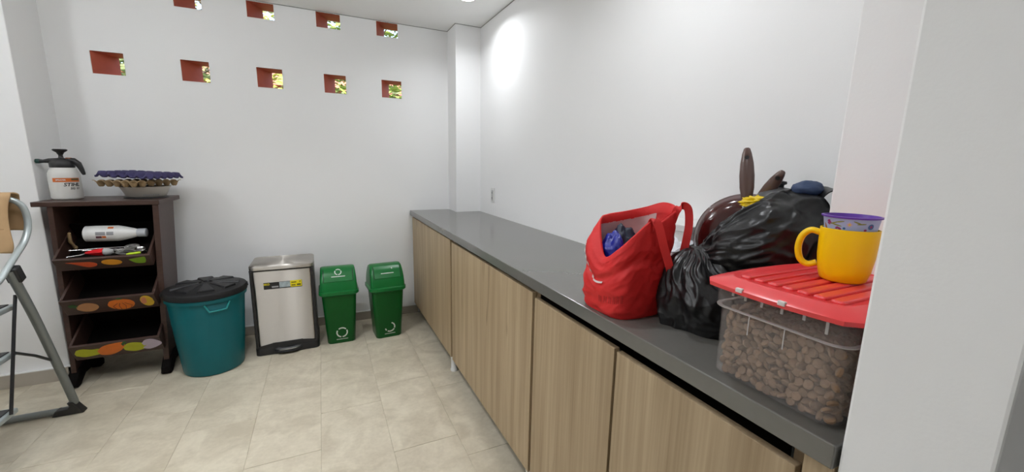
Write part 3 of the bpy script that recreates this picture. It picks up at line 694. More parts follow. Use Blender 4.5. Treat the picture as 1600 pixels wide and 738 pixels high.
# ================================================================== GREEN SWING BINS
def green_bin(label, x, y, rz, worn):
    t = thing('swing_bin', label, 'bin', (x, y, 0), math.radians(rz), 'green swing lid bins')
    MB().loft([rrect(0, 0, 0.180, 0.180, 0.03, 0.0), rrect(0, 0, 0.186, 0.186, 0.03, 0.006), rrect(0, 0, 0.228, 0.228, 0.035, 0.372)]).build('body', GREEN, t, smooth=40)
    MB().loft([rrect(0, 0, 0.240, 0.240, 0.04, 0.362), rrect(0, 0, 0.262, 0.262, 0.045, 0.372), rrect(0, 0, 0.262, 0.262, 0.045, 0.392), rrect(0, 0, 0.244, 0.244, 0.04, 0.398)]).build('rim', GREENLID, t, smooth=40)
    prof = [(0.242, 0.240, 0.396), (0.240, 0.232, 0.430), (0.238, 0.212, 0.462), (0.235, 0.180, 0.492), (0.231, 0.140, 0.520), (0.226, 0.096, 0.540), (0.216, 0.050, 0.550)]
    lid = MB().loft([rrect(0, 0, w, d, min(0.022, d / 2.2), z, 6) for w, d, z in prof]).build('lid', GREENLID, t, smooth=50)
    # flap panel on the front slope, with slots at its sides
    def slope(u):   # y, z on the front slope, u in 0..1
        ys = [-0.106, -0.090, -0.070, -0.048]; zs = [0.462, 0.492, 0.520, 0.540]
        k = min(int(u * 3), 2); f_ = u * 3 - k
        return ys[k] + (ys[k + 1] - ys[k]) * f_, zs[k] + (zs[k + 1] - zs[k]) * f_
    mb = MB(); rings = []
    for k in range(7):
        y_, z_ = slope(k / 6)
        rings.append([(-0.092, y_ - .0005, z_ - .0005), (0.092, y_ - .0005, z_ - .0005), (0.092, y_ - .0035, z_ + .0028), (-0.092, y_ - .0035, z_ + .0028)])
    mb.loft(rings); fl = mb.build('flap', GREENLID, t, bevel=0.001, smooth=40)
    for s_ in (-1, 1):
        mb = MB(); rings = []
        for k in range(7):
            y_, z_ = slope(k / 6)
            xa, xb = s_ * 0.0935, s_ * 0.0975
            rings.append([(xa, y_ + .001, z_ - .001), (xb, y_ + .001, z_ - .001), (xb, y_ - .0008, z_ + .0008), (xa, y_ - .0008, z_ + .0008)])
        mb.loft(rings); mb.build('flap_slot', mat('dark_green_gap', (0.002, 0.02, 0.006), 0.6), t)
    # emblem on the body front
    tilt = math.degrees(math.atan2((0.228 - 0.186) / 2, 0.366))
    zc = 0.082; yc = -(0.093 + (0.114 - 0.093) * (zc - 0.006) / 0.366)
    ME = T((0.004, yc - 0.0004, zc)) @ RX(90 + tilt)
    for a0, a1 in ([(40, 128), (150, 258), (272, 385)] if not worn else [(195, 222), (240, 330), (-20, 70)]):
        mb = MB(); arc_strip(mb, 0.030, 0.0385, a0, a1, 0.0008, ME); mb.build('emblem_arc', PRINT, t)
    mb = MB()
    for k in range(11):
        mb.box(-0.038 + k * 0.007, -0.033 + k * 0.007, -0.0035, 0.0012, 0, 0.0006, ME @ T((0, -0.050, 0)))
    mb.build('emblem_caption', PRINT, t)
    y_, z_ = slope(0.6); th = math.degrees(math.atan2(0.078, 0.058))
    MF = T((0, y_ - 0.0042, z_ + 0.0032)) @ RX(th)
    for a0, a1 in ([(40, 128), (150, 258), (272, 385)] if not worn else [(-10, 22)]):
        mb = MB(); arc_strip(mb, 0.017, 0.0235, a0, a1, 0.0008, MF @ T((0.01 * (0 if not worn else 1.5), 0.008, 0.0002))); mb.build('flap_emblem_arc', PRINT, fl)
    MB().box(-0.045, 0.045, -0.003, 0.0025, 0, 0.0008, MF @ T((0, -0.026, 0.0004))).build('flap_caption', PRINT, fl)
green_bin('green swing lid bin next to the steel bin with full ring emblem', 0.066, 3.072, 0, False)
green_bin('green swing lid bin nearest the cabinets with worn ring emblem', 0.388, 3.040, 4, True)

# ================================================================== STEP LADDER WITH PAPER BAG
t = thing('step_ladder', 'grey folding step ladder with black feet at the left edge', 'ladder', (-1.5, 2.4, 0))
def lp(p): return (p[0] + 1.5, p[1] - 2.4, p[2])
XL, XRr = -1.80, -1.195
def mirror(p): return (XL + XRr - p[0], p[1], p[2])
rear = [(-1.200, 2.355, 0.82), (-1.200, 2.463, 0.54), (-1.200, 2.60, 0.115), (-1.206, 2.618, 0.062), (-1.225, 2.632, 0.030), (-1.265, 2.638, 0.020)]
rc = catmull(rear, 5)
path = [tuple(p) for p in rc] + [mirror(tuple(p)) for p in reversed(rc)]
MB().tube([lp(p) for p in path], 0.0165, 12).build('rear_frame', LADG, t, smooth=60)
for mir in (False, True):
    f_ = mirror if mir else (lambda p: p)
    sg = -1 if mir else 1
    # rubber corner foot
    mb = MB(); q = [(-0.050, 0.0), (0.022, 0.0), (0.018, 0.012), (-0.004, 0.078), (-0.026, 0.078), (-0.020, 0.052), (-0.034, 0.040), (-0.080, 0.036), (-0.10, 0.0)]
    base = f_((-1.195, 2.615, 0))
    ring = lambda y: [lp((base[0] + sg * x, base[1] + y - (z * 0.35), z)) for x, z in q]
    mb.loft([ring(0.0), ring(0.044)]); mb.build('rubber_foot', BLACKP, t, bevel=0.005)
    # front rail and handle loop
    rail = [(-1.255, 1.93, 0.02), (-1.240, 2.05, 0.35), (-1.215, 2.22, 0.72), (-1.203, 2.305, 0.80), (-1.198, 2.40, 0.872), (-1.195, 2.465, 0.920), (-1.192, 2.500, 0.97), (-1.192, 2.512, 1.02), (-1.198, 2.508, 1.075), (-1.225, 2.50, 1.105), (-1.27, 2.498, 1.112), (-1.50, 2.498, 1.113)]
    MB().tube([lp(f_(tuple(p))) for p in catmull(rail, 5)], 0.0118, 12).build('front_rail', LADL, t, smooth=60)
    MB().box(-0.022, 0.022, -0.020, 0.020, -0.035, 0.035, T(lp(f_((-1.198, 2.375, 0.800)))) @ RX(22)).build('hinge', BLACKP, t, bevel=0.006)
    MB().tube([lp(f_((-1.228, 2.415, 0.70))), lp(f_((-1.228, 2.375, 0.59))), lp(f_((-1.228, 2.25, 0.23)))], 0.0062, 8).build('linkage_rod', BLACKP, t, smooth=60)
    MB().tube([lp(f_((-1.218, 2.324, 0.47))), lp(f_((-1.215, 2.433, 0.407))), lp(f_((-1.205, 2.528, 0.335)))], 0.0062, 8).build('linkage_rod', BLACKP, t, smooth=60)
    MB().lathe([(0.02, 0), (0.022, 0.03), (0.018, 0.05)], 14, T(lp(f_((-1.255, 1.925, 0))))).build('rubber_foot', BLACKP, t, smooth=50)
for z, ya, yb_ in ((0.225, 2.06, 2.325), (0.460, 2.15, 2.385), (0.655, 2.22, 2.44)):
    st = MB().box(-1.755 + 1.5, -1.243 + 1.5, ya - 2.4, yb_ - 2.4, z - 0.022, z).build('step', LADL, t, bevel=0.006, seg=3)
    MB().box(-1.74 + 1.5, -1.258 + 1.5, ya - 2.385, yb_ - 2.415, z - 0.001, z + 0.004).build('step_mat', BLACKP, st, bevel=0.002)
t = thing('paper_bag', 'folded brown kraft paper bag hanging over the ladder handle', 'bag', (-1.40, 2.498, 1.113))
mb = MB(); prof = [(-0.076, -0.232), (-0.070, -0.190), (-0.058, -0.10), (-0.040, -0.01), (-0.022, 0.014), (0.0, 0.021), (0.022, 0.014), (0.034, -0.01), (0.038, -0.10), (0.040, -0.150)]
pc = catmull([(0, y, z) for y, z in prof], 4)
rows = []
for i in range(13):
    x = -0.30 + i * 0.487 / 12
    rows.append([(x + 0.004 * math.sin(k * .6 + i), p.y + 0.004 * noise.noise(Vector((x * 12, k * .3, 0))), p.z + (0.004 * math.sin(i * 1.3) if k in (0, len(pc) - 1) else 0)) for k, p in enumerate(pc)])
mb.loft(rows, False, False, None, False); mb.build('paper_sheet', KRAFT, t, smooth=60, solid=0.006)
for z in (-0.13, ):
    MB().box(-0.295, 0.170, -0.066, -0.0645, z, z + 0.003).build('fold_crease', mat('kraft_fold', (0.36, 0.22, 0.105), 0.8), t)

# ================================================================== RED SHOPPING BAG
# rim control: (x, y, rim height) around the bag, counter-clockwise from the far left corner
CT = 0.9003
BAGC = [(0.755, 0.940, 1.156), (0.712, 0.918, 1.147), (0.690, 0.885, 1.100), (0.675, 0.843, 1.056), (0.672, 0.790, 1.085), (0.700, 0.764, 1.125), (0.745, 0.758, 1.160), (0.772, 0.764, 1.150), (0.810, 0.766, 1.168), (0.848, 0.775, 1.184), (0.880, 0.815, 1.192), (0.885, 0.861, 1.194), (0.868, 0.905, 1.178), (0.820, 0.930, 1.165)]
BAGB = [(0.755, 0.945), (0.690, 0.942), (0.664, 0.915), (0.660, 0.860), (0.664, 0.795), (0.685, 0.765), (0.735, 0.757), (0.775, 0.757), (0.810, 0.760), (0.840, 0.772), (0.862, 0.810), (0.864, 0.860), (0.852, 0.910), (0.810, 0.940)]
NB = len(BAGC)
bc = Vector((0.765, 0.853, 0))
def bag_pt(u, t, off=0.0):
    """u in 0..1 around, t in 0..1 from base to rim"""
    k = (u % 1.0) * NB; i = int(math.floor(k)); f_ = k - i
    def cm(L):
        a, b, c, d = [Vector(L[(i + e) % NB]) for e in (-1, 0, 1, 2)]
        return 0.5 * ((2 * b) + (c - a) * f_ + (2 * a - 5 * b + 4 * c - d) * f_ * f_ + (3 * b - a - 3 * c + d) * f_ ** 3)
    q = cm(BAGC); b_ = cm([(x, y, 0) for x, y in BAGB])
    w = t * t
    x, y = b_.x + (q.x - b_.x) * w, b_.y + (q.y - b_.y) * w
    z = CT + (q.z - CT) * t
    ang = math.atan2(y - bc.y, x - bc.x); d = (math.cos(ang), math.sin(ang))
    s_ = 1.0 - 0.10 * (1 - t) ** 6 + 0.03 * math.sin(math.pi * t)
    s_ -= 0.055 * math.exp(-((t - 0.60 - 0.05 * math.sin(ang * 2)) / 0.06) ** 2)     # fold round the middle
    r1 = 1 - 2 * abs(noise.noise(Vector((d[0] * 1.6 + 3, d[1] * 1.6, t * 5.0 + d[0]))))
    r2 = 1 - 2 * abs(noise.noise(Vector((d[0] * 3.5, d[1] * 3.5, t * 9 + 4 + d[1] * 2))))
    s_ += (0.040 * r1 + 0.020 * r2 - 0.02) * min(1.0, (1.03 - t) * 4) * min(1, t * 6 + .2)
    s_ += 0.03 * math.exp(-((t - 0.05) / 0.035) ** 2) * math.sin(ang * 7 + 2)
    du = min(abs((u % 1.0) - 0.12), 1 - abs((u % 1.0) - 0.12))
    s_ += 0.17 * math.exp(-(du / 0.075) ** 2) * math.exp(-((t - 0.80) / 0.20) ** 2) * max(0.0, min(1.0, (1.0 - t) * 9))
    p = Vector((bc.x + (x - bc.x) * s_, bc.y + (y - bc.y) * s_, z))
    if off:
        p += Vector((x - bc.x, y - bc.y, 0)).normalized() * off
    return p
t = thing('shopping_bag', 'crumpled red fabric shopping bag with blue cloth inside on the counter', 'bag', (0.765, 0.853, CT))
OB = Vector((0.765, 0.853, CT))
NU, NT = 140, 64
mb = MB(); mb.loft([[tuple(bag_pt(j / NU, i / NT) - OB) for j in range(NU)] for i in range(NT + 1)], True, False)
mb.build('bag_body', REDBAG, t, smooth=0)
mb = MB(); mb.loft([[tuple(bag_pt(j / NU, i / NT, -0.004) - OB) for j in range(NU)] for i in range(6, NT + 1)], False, False)
mb.build('lining', REDBAG, t, smooth=0)
mb = MB(); mb.loft([[tuple(bag_pt(0.80 + 0.24 * j / 24, i / NT, -0.0055) - OB) for j in range(25)] for i in range(20, NT - 5)], False, False, None, False)
mb.build('white_inner_panel', BAGIN, t, smooth=0)
mb = MB(); mb.loft([[tuple(bag_pt(j / NU, tt, e) - OB) for j in range(NU)] for tt, e in ((0.90, 0.0012), (0.985, 0.0016), (1.006, 0.0), (0.985, -0.006), (0.90, -0.0055))], False, False)
mb.build('hem', REDBAG, t, smooth=0)
def bag_patch(name, u0, u1, t0_, t1_, m, nu=8, nt=4, off=0.002):
    mb = MB(); mb.loft([[tuple(bag_pt(u0 + (u1 - u0) * j / nu, t0_ + (t1_ - t0_) * i / nt, off) - OB) for j in range(nu + 1)] for i in range(nt + 1)], False, False, None, False)
    return mb.build(name, m, t, smooth=0)
BPR = mat('bag_white_print', (0.62, 0.55, 0.53), 0.6)
for k in range(6):
    u = 0.105 + 0.016 * k
    bag_patch('printed_stripe', u, u + 0.012, 0.78 - 0.045 * k, 0.83 - 0.045 * k, BPR, 5, 4, 0.003)
bag_patch('printed_stripe', 0.200, 0.245, 0.545, 0.575, BPR, 6, 3, 0.004)
bag_patch('printed_letter', 0.585, 0.612, 0.50, 0.53, BPR, 6, 4, 0.003); bag_patch('printed_letter', 0.606, 0.613, 0.43, 0.51, BPR, 3, 6, 0.003); bag_patch('printed_letter', 0.580, 0.612, 0.41, 0.44, BPR, 6, 4, 0.003)
SEAM = mat('red_panel_print', (0.42, 0.007, 0.007), 0.6)
for k in range(6):
    u = 0.235 + 0.020 * k
    bag_patch('faint_letter', u, u + 0.004, 0.22, 0.33, SEAM, 3, 4, 0.0012); bag_patch('faint_letter', u + 0.008, u + 0.012, 0.22, 0.32, SEAM, 3, 4, 0.0012)
def ribbon(name, pts, w, wdir, m, parent, th=0.0025, n=6):
    c = catmull(pts, n); mb = MB(); rings = []
    for i, p in enumerate(c):
        d = (c[min(i + 1, len(c) - 1)] - c[max(i - 1, 0)]).normalized()
        a = (Vector(wdir) - d * d.dot(Vector(wdir))).normalized() * (w / 2); nrm = d.cross(a).normalized() * (th / 2)
        rings.append([tuple(p + a + nrm), tuple(p - a + nrm), tuple(p - a - nrm), tuple(p + a - nrm)])
    mb.loft(rings); return mb.build(name, m, parent, smooth=50)
STRAP = mat('red_strap_fabric', (0.66, 0.022, 0.02), 0.6, var=0.08, vscale=40)
ribbon('strap', [Vector(p) - OB for p in ((0.748, 0.764, 1.135), (0.750, 0.754, 1.163), (0.757, 0.742, 1.150), (0.772, 0.735, 1.100), (0.795, 0.730, 1.040), (0.818, 0.734, 0.985))], 0.020, (0.75, -0.65, 0.1), STRAP, t)
ribbon('strap', [Vector(p) - OB for p in ((0.842, 0.780, 1.150), (0.846, 0.772, 1.182), (0.858, 0.766, 1.196), (0.872, 0.758, 1.188), (0.874, 0.752, 1.15), (0.868, 0.750, 1.11), (0.862, 0.752, 1.065))], 0.020, (0.55, -0.45, 0.55), STRAP, t)
def blob(name, label, cat, c, rx, ry, rz, m, amp=0.25, fr=2.2, seed=0.0, nu=48, nv=28, parent=None, zmin=None, M=None):
    mb = MB(); rings = []
    for i in range(1, nv):
        ph = math.pi * i / nv; ring = []
        for j in range(nu):
            th = 2 * math.pi * j / nu
            d = Vector((math.sin(ph) * math.cos(th), math.sin(ph) * math.sin(th), -math.cos(ph)))
            r = 1 + amp * noise.noise(d * fr + Vector((seed, 0, 0))) + amp * 0.5 * abs(noise.noise(d * fr * 2.5 + Vector((0, seed, 0))))
            p = Vector((d.x * rx * r, d.y * ry * r, d.z * rz * r))
            if zmin is not None: p.z = max(p.z, zmin)
            ring.append(tuple(p))
        rings.append(ring)
    mb.loft(rings, True, True)
    o = mb.build(name, m, parent, smooth=0)
    o.location = c
    if label: tag(o, label, cat)
    return o
blob('folded_cloth', 'shiny royal blue cloth stuffed in the red shopping bag', 'cloth', (0.722, 0.868, 1.03), 0.036, 0.046, 0.078, BLUECLOTH, 0.30, 2.0, 3.0)
blob('folded_cloth', 'dark navy cloth stuffed in the red shopping bag', 'cloth', (0.772, 0.885, 1.05), 0.040, 0.038, 0.076, NAVY, 0.28, 2.0, 9.0)

# ================================================================== BLACK BIN LINERS AND PANS
def liner(name, label, c, R, peak, H, seed, slump, knot, nu=220, nv=130, boxy=3.2, amp=1.0, group='black plastic sacks'):
    """sack: slumped rounded body whose film is creased in folds radiating from a gathered knot"""
    mb = MB(); rings = []
    K = Vector(knot)
    def ridged(p): return 1 - 2 * abs(noise.noise(p))
    for i in range(nv + 1):
        v = i / nv
        base = max(0.04, 1 - (max(0, v - 0.30) / 0.70) ** boxy) ** 0.55 if v > 0.30 else 0.86 + 0.14 * math.sin(v / 0.30 * math.pi / 2)
        cv = max(0, (v - 0.3) / 0.7) ** 1.6
        px = c[0] + (peak[0] - c[0]) * cv; py = c[1] + (peak[1] - c[1]) * cv
        ring = []
        for j in range(nu):
            th = 2 * math.pi * j / nu
            d = Vector((math.cos(th), math.sin(th), 0))
            k = noise.noise(Vector((d.x * 1.1 + seed, d.y * 1.1, v * 1.5)))
            s_ = base * (1 + 0.11 * k)
            x, y = px + d.x * R[0] * s_, py + d.y * R[1] * s_
            z = c[2] + H * v * slump(x, y) * (1 + 0.04 * k)
            p = Vector((x, y, z)); w = p - K; L = w.length; u = w / max(L, 1e-4)
            wob = noise.noise(p * 9 + Vector((seed, 0, 0))) * 0.16
            u = u + Vector((wob, -wob, wob))
            f1 = ridged(u * 3.0 + Vector((seed, L * 1.5, 0)))
            f2 = ridged(u * 6.5 + Vector((0, seed, L * 2.5)))
            f3 = ridged(u * 12 + Vector((L * 3, 0, seed)))
            f4 = ridged(p * 7 + Vector((seed, seed, 0)))
            e = amp * (0.013 * f1 + 0.009 * f2 + 0.0035 * f3 + 0.010 * f4 - 0.016) * min(1.0, L * 9)
            o_ = Vector((d.x, d.y, 0.9 * max(0.0, v - 0.4))).normalized()
            p = p + o_ * e * min(1.0, base * 2)
            ring.append((p.x, p.y, max(c[2], p.z)))
        rings.append(ring)
    mb.loft(rings, True, True)
    o = mb.build(name, BLACKBAG, None, smooth=0)
    return tag(o, label, 'sack', group)
liner('bin_liner', 'large full black plastic sack behind the red lidded container', (1.020, 0.665, CT), (0.158, 0.160), (1.02, 0.62), 0.345, 2.2, lambda x, y: max(0.45, min(1.0, 1.0 - (y - 0.60) * 1.9)), (0.875, 0.790, 1.05))
liner('bin_liner', 'small black plastic sack slumped between red bag and container', (0.842, 0.672, CT), (0.085, 0.105), (0.875, 0.72), 0.190, 7.7, lambda x, y: 1.0, (0.885, 0.735, 1.12), boxy=2.0, amp=0.75)

# frying pans
def pan(label, M, R, depth, hlen, hang, hw=0.02):
    t = bpy.data.objects.new('frying_pan', None); COL.objects.link(t); t.matrix_world = M
    tag(t, label, 'pan', 'maroon pans in the sack')
    MB().lathe([(R * 0.70, 0.0), (R * 0.86, depth * 0.18), (R * 0.96, depth * 0.55), (R, depth), (R * 1.02, depth + 0.002), (R * 0.98, depth + 0.002), (R * 0.93, depth * 0.55), (R * 0.68, 0.004), (0.001, 0.004)], 56, None, True, False).build('pan_body', MAROON, t, smooth=50)
    H = T((R * 0.99, 0, depth * 0.75)) @ RY(-hang)
    g = [(0.0, 0.55, 0.6), (0.02, 0.8, 0.8), (0.06, 1.0, 1.0), (0.11, 1.1, 1.0), (0.15, 0.9, 0.8), (0.175, 0.45, 0.5), (0.18, 0.2, 0.3)]
    rings = []
    for s_, w, h in g:
        s2 = s_ / 0.18 * hlen
        rings.append([(s2, hw * w * 0.75 * math.cos(a), 0.011 * h * math.sin(a)) for a in [2 * math.pi * k / 14 for k in range(14)]])
    hd = MB().loft(rings, True, True, H).build('handle', HANDLE, t, smooth=60)
    MB().lathe([(0.0055, -0.012), (0.0055, 0.012)], 14, H @ T((hlen * 0.86, 0, 0))).build('hanging_hole', BLACKP, hd)
    MB().box(-0.012, 0.02, -0.010, 0.010, -0.006, 0.006, H).build('ferrule', CHROME, hd, bevel=0.003)
    return t
def frame(origin, xaxis, zhint):
    x = Vector(xaxis).normalized(); z = Vector(zhint); z = (z - x * z.dot(x)).normalized(); y = z.cross(x)
    return Matrix(((x.x, y.x, z.x, origin[0]), (x.y, y.y, z.y, origin[1]), (x.z, y.z, z.z, origin[2]), (0, 0, 0, 1)))
FW = Vector((0.80, 0.56, -0.10)).normalized()
def pan2(label, M, R, depth, p0, p1, flat, wid, thk):
    """pan body in frame M (z from base to opening); handle between world points p0, p1"""
    t = bpy.data.objects.new('frying_pan', None); COL.objects.link(t); t.matrix_world = M
    tag(t, label, 'pan', 'maroon pans in the sack')
    MB().lathe([(R * 0.72, 0.0), (R * 0.88, depth * 0.15), (R * 0.97, depth * 0.5), (R, depth), (R * 1.015, depth + 0.002), (R * 0.98, depth + 0.002), (R * 0.94, depth * 0.5), (R * 0.70, 0.004), (0.001, 0.004)], 64, None, True, False).build('pan_body', MAROON, t, smooth=50)
    Mi = M.inverted(); a = Vector(p0); b = Vector(p1); L = (b - a).length
    d = (b - a).normalized(); n_ = Vector(flat); n_ = (n_ - d * n_.dot(d)).normalized(); w_ = d.cross(n_)
    g = [(0.0, 0.55, 0.7), (0.08, 0.72, 0.85), (0.28, 0.96, 1.0), (0.50, 1.0, 1.0), (0.72, 0.88, 0.9), (0.90, 0.62, 0.7), (0.98, 0.42, 0.45), (1.0, 0.25, 0.25)]
    rings = [[tuple(Mi @ (a + d * (L * s_) + w_ * (wid / 2 * w * math.cos(q)) + n_ * (thk / 2 * h * math.sin(q)))) for q in [2 * math.pi * k / 16 for k in range(16)]] for s_, w, h in g]
    hd = MB().loft(rings).build('handle', HANDLE, t, smooth=60)
    ho = a + d * (L * 0.82)
    F_ = Mi @ frame(ho, d, n_)
    MB().lathe([(0.0052, -thk * 0.46), (0.0052, thk * 0.46)], 14, F_).build('hanging_hole', BLACKP, hd)
    MB().lathe([(0.007, -thk * 0.44), (0.0075, thk * 0.43), (0.0055, thk * 0.45)], 14, F_, False, False).build('hole_eyelet', CHROME, hd)
    F0 = Mi @ frame(a, d, n_)
    MB().box(-0.035, 0.012, -wid * .3, wid * .3, -thk * .4, thk * .4, F0).build('ferrule', CHROME, hd, bevel=0.003)
    return t
pan2('maroon frying pan leaning on the black sack with upright handle', frame((1.015, 0.690, 1.098), (0, 0, 1), tuple(FW)), 0.128, 0.055, (1.018, 0.698, 1.205), (1.02, 0.717, 1.350), (0.80, 0.56, 0), 0.036, 0.020)
pan2('maroon pan buried in the black sack with slanting handle', frame((1.060, 0.700, 1.120), (0.1, -0.6, 0.8), (0.8, 0.5, 0.1)), 0.080, 0.04, (1.035, 0.680, 1.205), (1.03, 0.622, 1.292), (0.8, 0.56, 0), 0.032, 0.020)
blob('yellow_bag', 'crumpled yellow plastic in the mouth of the black sack', 'plastic bag', (0.985, 0.650, 1.212), 0.022, 0.034, 0.013, mat('yellow_film', (0.78, 0.55, 0.0), 0.35), 0.7, 3.0, 5.0)
blob('folded_cloth', 'dark blue cloth poking out of the top of the black sack', 'cloth', (1.055, 0.575, 1.250), 0.038, 0.032, 0.020, DENIM, 0.14, 1.5, 12.0)
t = thing('pot_lid', 'grey domed pot lid half hidden in the black sack', 'lid', (1.06, 0.640, 1.222))
MB().lathe([(0.052, 0.0), (0.054, 0.003), (0.048, 0.014), (0.028, 0.025), (0.001, 0.029)], 30, None, True, False).build('dome', mat('dark_grey_lid', (0.09, 0.09, 0.095), 0.3), t, smooth=50)
MB().lathe([(0.006, 0.026), (0.006, 0.034), (0.012, 0.037), (0.011, 0.043), (0.002, 0.045)], 16).build('knob', BLACKP, t, smooth=50)
# loose flap of the sack by the mug
o = ribbon('sack_flap', [(1.045, 0.565, 1.20), (1.058, 0.550, 1.242), (1.072, 0.532, 1.252), (1.085, 0.515, 1.238), (1.095, 0.508, 1.20)], 0.05, (0.5, 0.8, 0.1), BLACKBAG, None, 0.003)
tag(o, 'loose black plastic flap at the top right of the sack', 'plastic')

# white box and paper behind the red bag
t = thing('storage_box', 'plain white box against the wall behind the red bag', 'box', (1.118, 0.985, CT))
MB().box(-0.075, 0.075, -0.10, 0.10, 0, 0.205).build('box_body', mat('white_card', (0.66, 0.66, 0.63), 0.6, var=0.03), t, bevel=0.003)
MB().box(-0.078, 0.078, -0.103, 0.103, 0.19, 0.213).build('box_lid', mat('white_card_lid', (0.70, 0.70, 0.68), 0.6), t, bevel=0.003)
mb = MB(); rows = []
for i in range(12):
    rows.append([((i / 11 - .5) * 0.10, (j / 11 - .5) * 0.10, 0.145 + 0.02 * noise.noise(Vector((i * .5, j * .5, 2))) - 0.10 * (0.5 - i / 11) * 0.5) for j in range(12)])
mb.loft(rows, False, False, None, False)
mb.loft([[(x, y, z - 0.145) for x, y, z in rrect(0, 0, 0.09, 0.09, 0.01, 0.145)], rrect(0, 0, 0.09, 0.09, 0.01, 0.138)])
o = mb.build('paper_stack', mat('bluish_white_paper', (0.66, 0.68, 0.72), 0.6), None, smooth=40); o.location = (1.01, 0.925, CT)
tag(o, 'stack of white paper between the red bag and the maroon pan', 'paper')

# ================================================================== KIBBLE CONTAINER
BX0, BX1, BY0, BY1 = 0.683, 0.965, 0.288, 0.506
BCX, BCY = (BX0 + BX1) / 2, (BY0 + BY1) / 2
t = thing('storage_container', 'clear plastic container of kibble with red ribbed lid', 'container', (BCX, BCY, CT))
BW, BD = BX1 - BX0, BY1 - BY0
outer = [(BW - 0.014, BD - 0.014, 0.0, 0.020), (BW - 0.004, BD - 0.004, 0.004, 0.024), (BW, BD, 0.135, 0.026), (BW + 0.014, BD + 0.014, 0.137, 0.030), (BW + 0.016, BD + 0.016, 0.176, 0.030)]
rings = [rrect(0, 0, w, d, r, z, 6) for w, d, z, r in outer] + [rrect(0, 0, w - 0.003, d - 0.003, r, z + 0.0015, 6) for w, d, z, r in reversed(outer)]
MB().loft(rings, True, True).build('tub', CLEAR, t, smooth=40)
MB().loft([rrect(0, 0, BW + 0.0145, BD + 0.0145, 0.030, 0.1355, 6), rrect(0, 0, BW + 0.0155, BD + 0.0155, 0.030, 0.1375, 6), rrect(0, 0, BW + 0.001, BD + 0.001, 0.026, 0.1375, 6), rrect(0, 0, BW + 0.001, BD + 0.001, 0.026, 0.1355, 6)], False, False).build('ledge_line', CLEARRIB, t, smooth=40)
for y, h in ((-0.085, 0.022), (-0.052, 0.012), (-0.018, 0.014), (0.016, 0.014), (0.046, 0.012), (0.070, 0.010)):
    MB().box(-BW / 2 - 0.0095, -BW / 2 - 0.0075, y - 0.002, y + 0.002, 0.174 - h, 0.176).build('rim_rib', CLEARRIB, t)
for y in (-0.022, 0.040):
    MB().box(-BW / 2 - 0.0012, -BW / 2 + 0.0002, y - 0.0008, y + 0.0008, 0.098, 0.136).build('tub_rib', CLEARRIB, t)
def lid_ring(e, z, bow=0.012, n=10):
    w, d = BW / 2 + 0.019 + e, BD / 2 + 0.016 + e
    out = []
    cs = [(-w, -d), (w, -d), (w, d), (-w, d)]
    for i in range(4):
        a, b = Vector(cs[i]), Vector(cs[(i + 1) % 4]); nrm = Vector((b - a).yx) ; nrm = Vector((nrm.x, -nrm.y)).normalized()
        for k in range(n):
            f_ = 0.06 + 0.88 * k / (n - 1)
            p = a.lerp(b, f_) + nrm * bow * (1 - (2 * f_ - 1) ** 2)
            out.append((p.x, p.y, z))
    return out
ld = MB().loft([lid_ring(-0.004, 0.1775), lid_ring(0.0, 0.1765), lid_ring(0.001, 0.184), lid_ring(-0.003, 0.187), lid_ring(-0.030, 0.196), lid_ring(-0.034, 0.1935)], False, True).build('lid', REDLID, t, smooth=35)
nr = 7
for k in range(nr):
    y0 = -BD / 2 + 0.022 + k * (BD - 0.044) / nr; y1 = y0 + (BD - 0.044) / nr - 0.006
    MB().box(-BW / 2 + 0.022, BW / 2 - 0.022, y0, y1, 0.190, 0.1985).build('lid_ridge', REDLID, ld, bevel=0.003)
for y in (-0.028, 0.045):
    MB().box(-BW / 2 - 0.0325, -BW / 2 - 0.026, y - 0.006, y + 0.006, 0.181, 0.1885).build('lid_clip', mat('clip_white', (0.7, 0.66, 0.64), 0.4), ld, bevel=0.001)
# kibble: 300 pieces against the visible front, the rest as one bulk
def kib_mesh():
    mb = MB(); R = 0.0088
    mb.lathe([(R * 0.55, -0.0036), (R * 0.92, -0.0024), (R, 0.0), (R * 0.92, 0.0024), (R * 0.55, 0.0036)], 9)
    return mb
k0 = None; cnt = 0
rnd = random.Random(11)
def kib_mat(x, y, z, flat):
    ax = RY(90) if flat else Matrix.Identity(4)
    return T((x, y, z)) @ RZ(rnd.uniform(-55, 55)) @ RX(rnd.uniform(-50, 50)) @ RY(rnd.uniform(-45, 45)) @ ax
pos = []
for lay in range(3):
    ny_, nz_ = 14, 9
    for iz in range(nz_):
        for iy in range(ny_):
            y = BY0 + 0.011 + (iy + (0.5 if (iz + lay) % 2 else 0.0)) * (BD - 0.024) / ny_
            z = CT + 0.0105 + iz * 0.0136
            if len(pos) < 300:
                pos.append((BX0 + 0.012 + lay * 0.010 + rnd.uniform(0, 0.003), y + rnd.uniform(-.002, .002), z + rnd.uniform(-.002, .002)))
pos = pos[:300]
KM = [mat('kibble_brown_%d' % i, c, 0.85, var=0.25, vscale=60, bump=0.3, bscale=300) for i, c in enumerate(((0.22, 0.135, 0.078), (0.185, 0.112, 0.062), (0.25, 0.155, 0.09)))]
protos = []
for x, y, z in pos:
    if len(protos) < 3:
        o = kib_mesh().build('kibble', KM[len(protos)], None, smooth=50); protos.append(o)
    else:
        o = protos[cnt % 3].copy(); COL.objects.link(o)
    o.matrix_world = kib_mat(x, y, z, rnd.random() < 0.75)
    tag(o, 'small round brown kibble piece in the clear red-lidded container', 'kibble', 'kibble pieces in the container')
    cnt += 1
mb = MB(); km = kib_mesh()
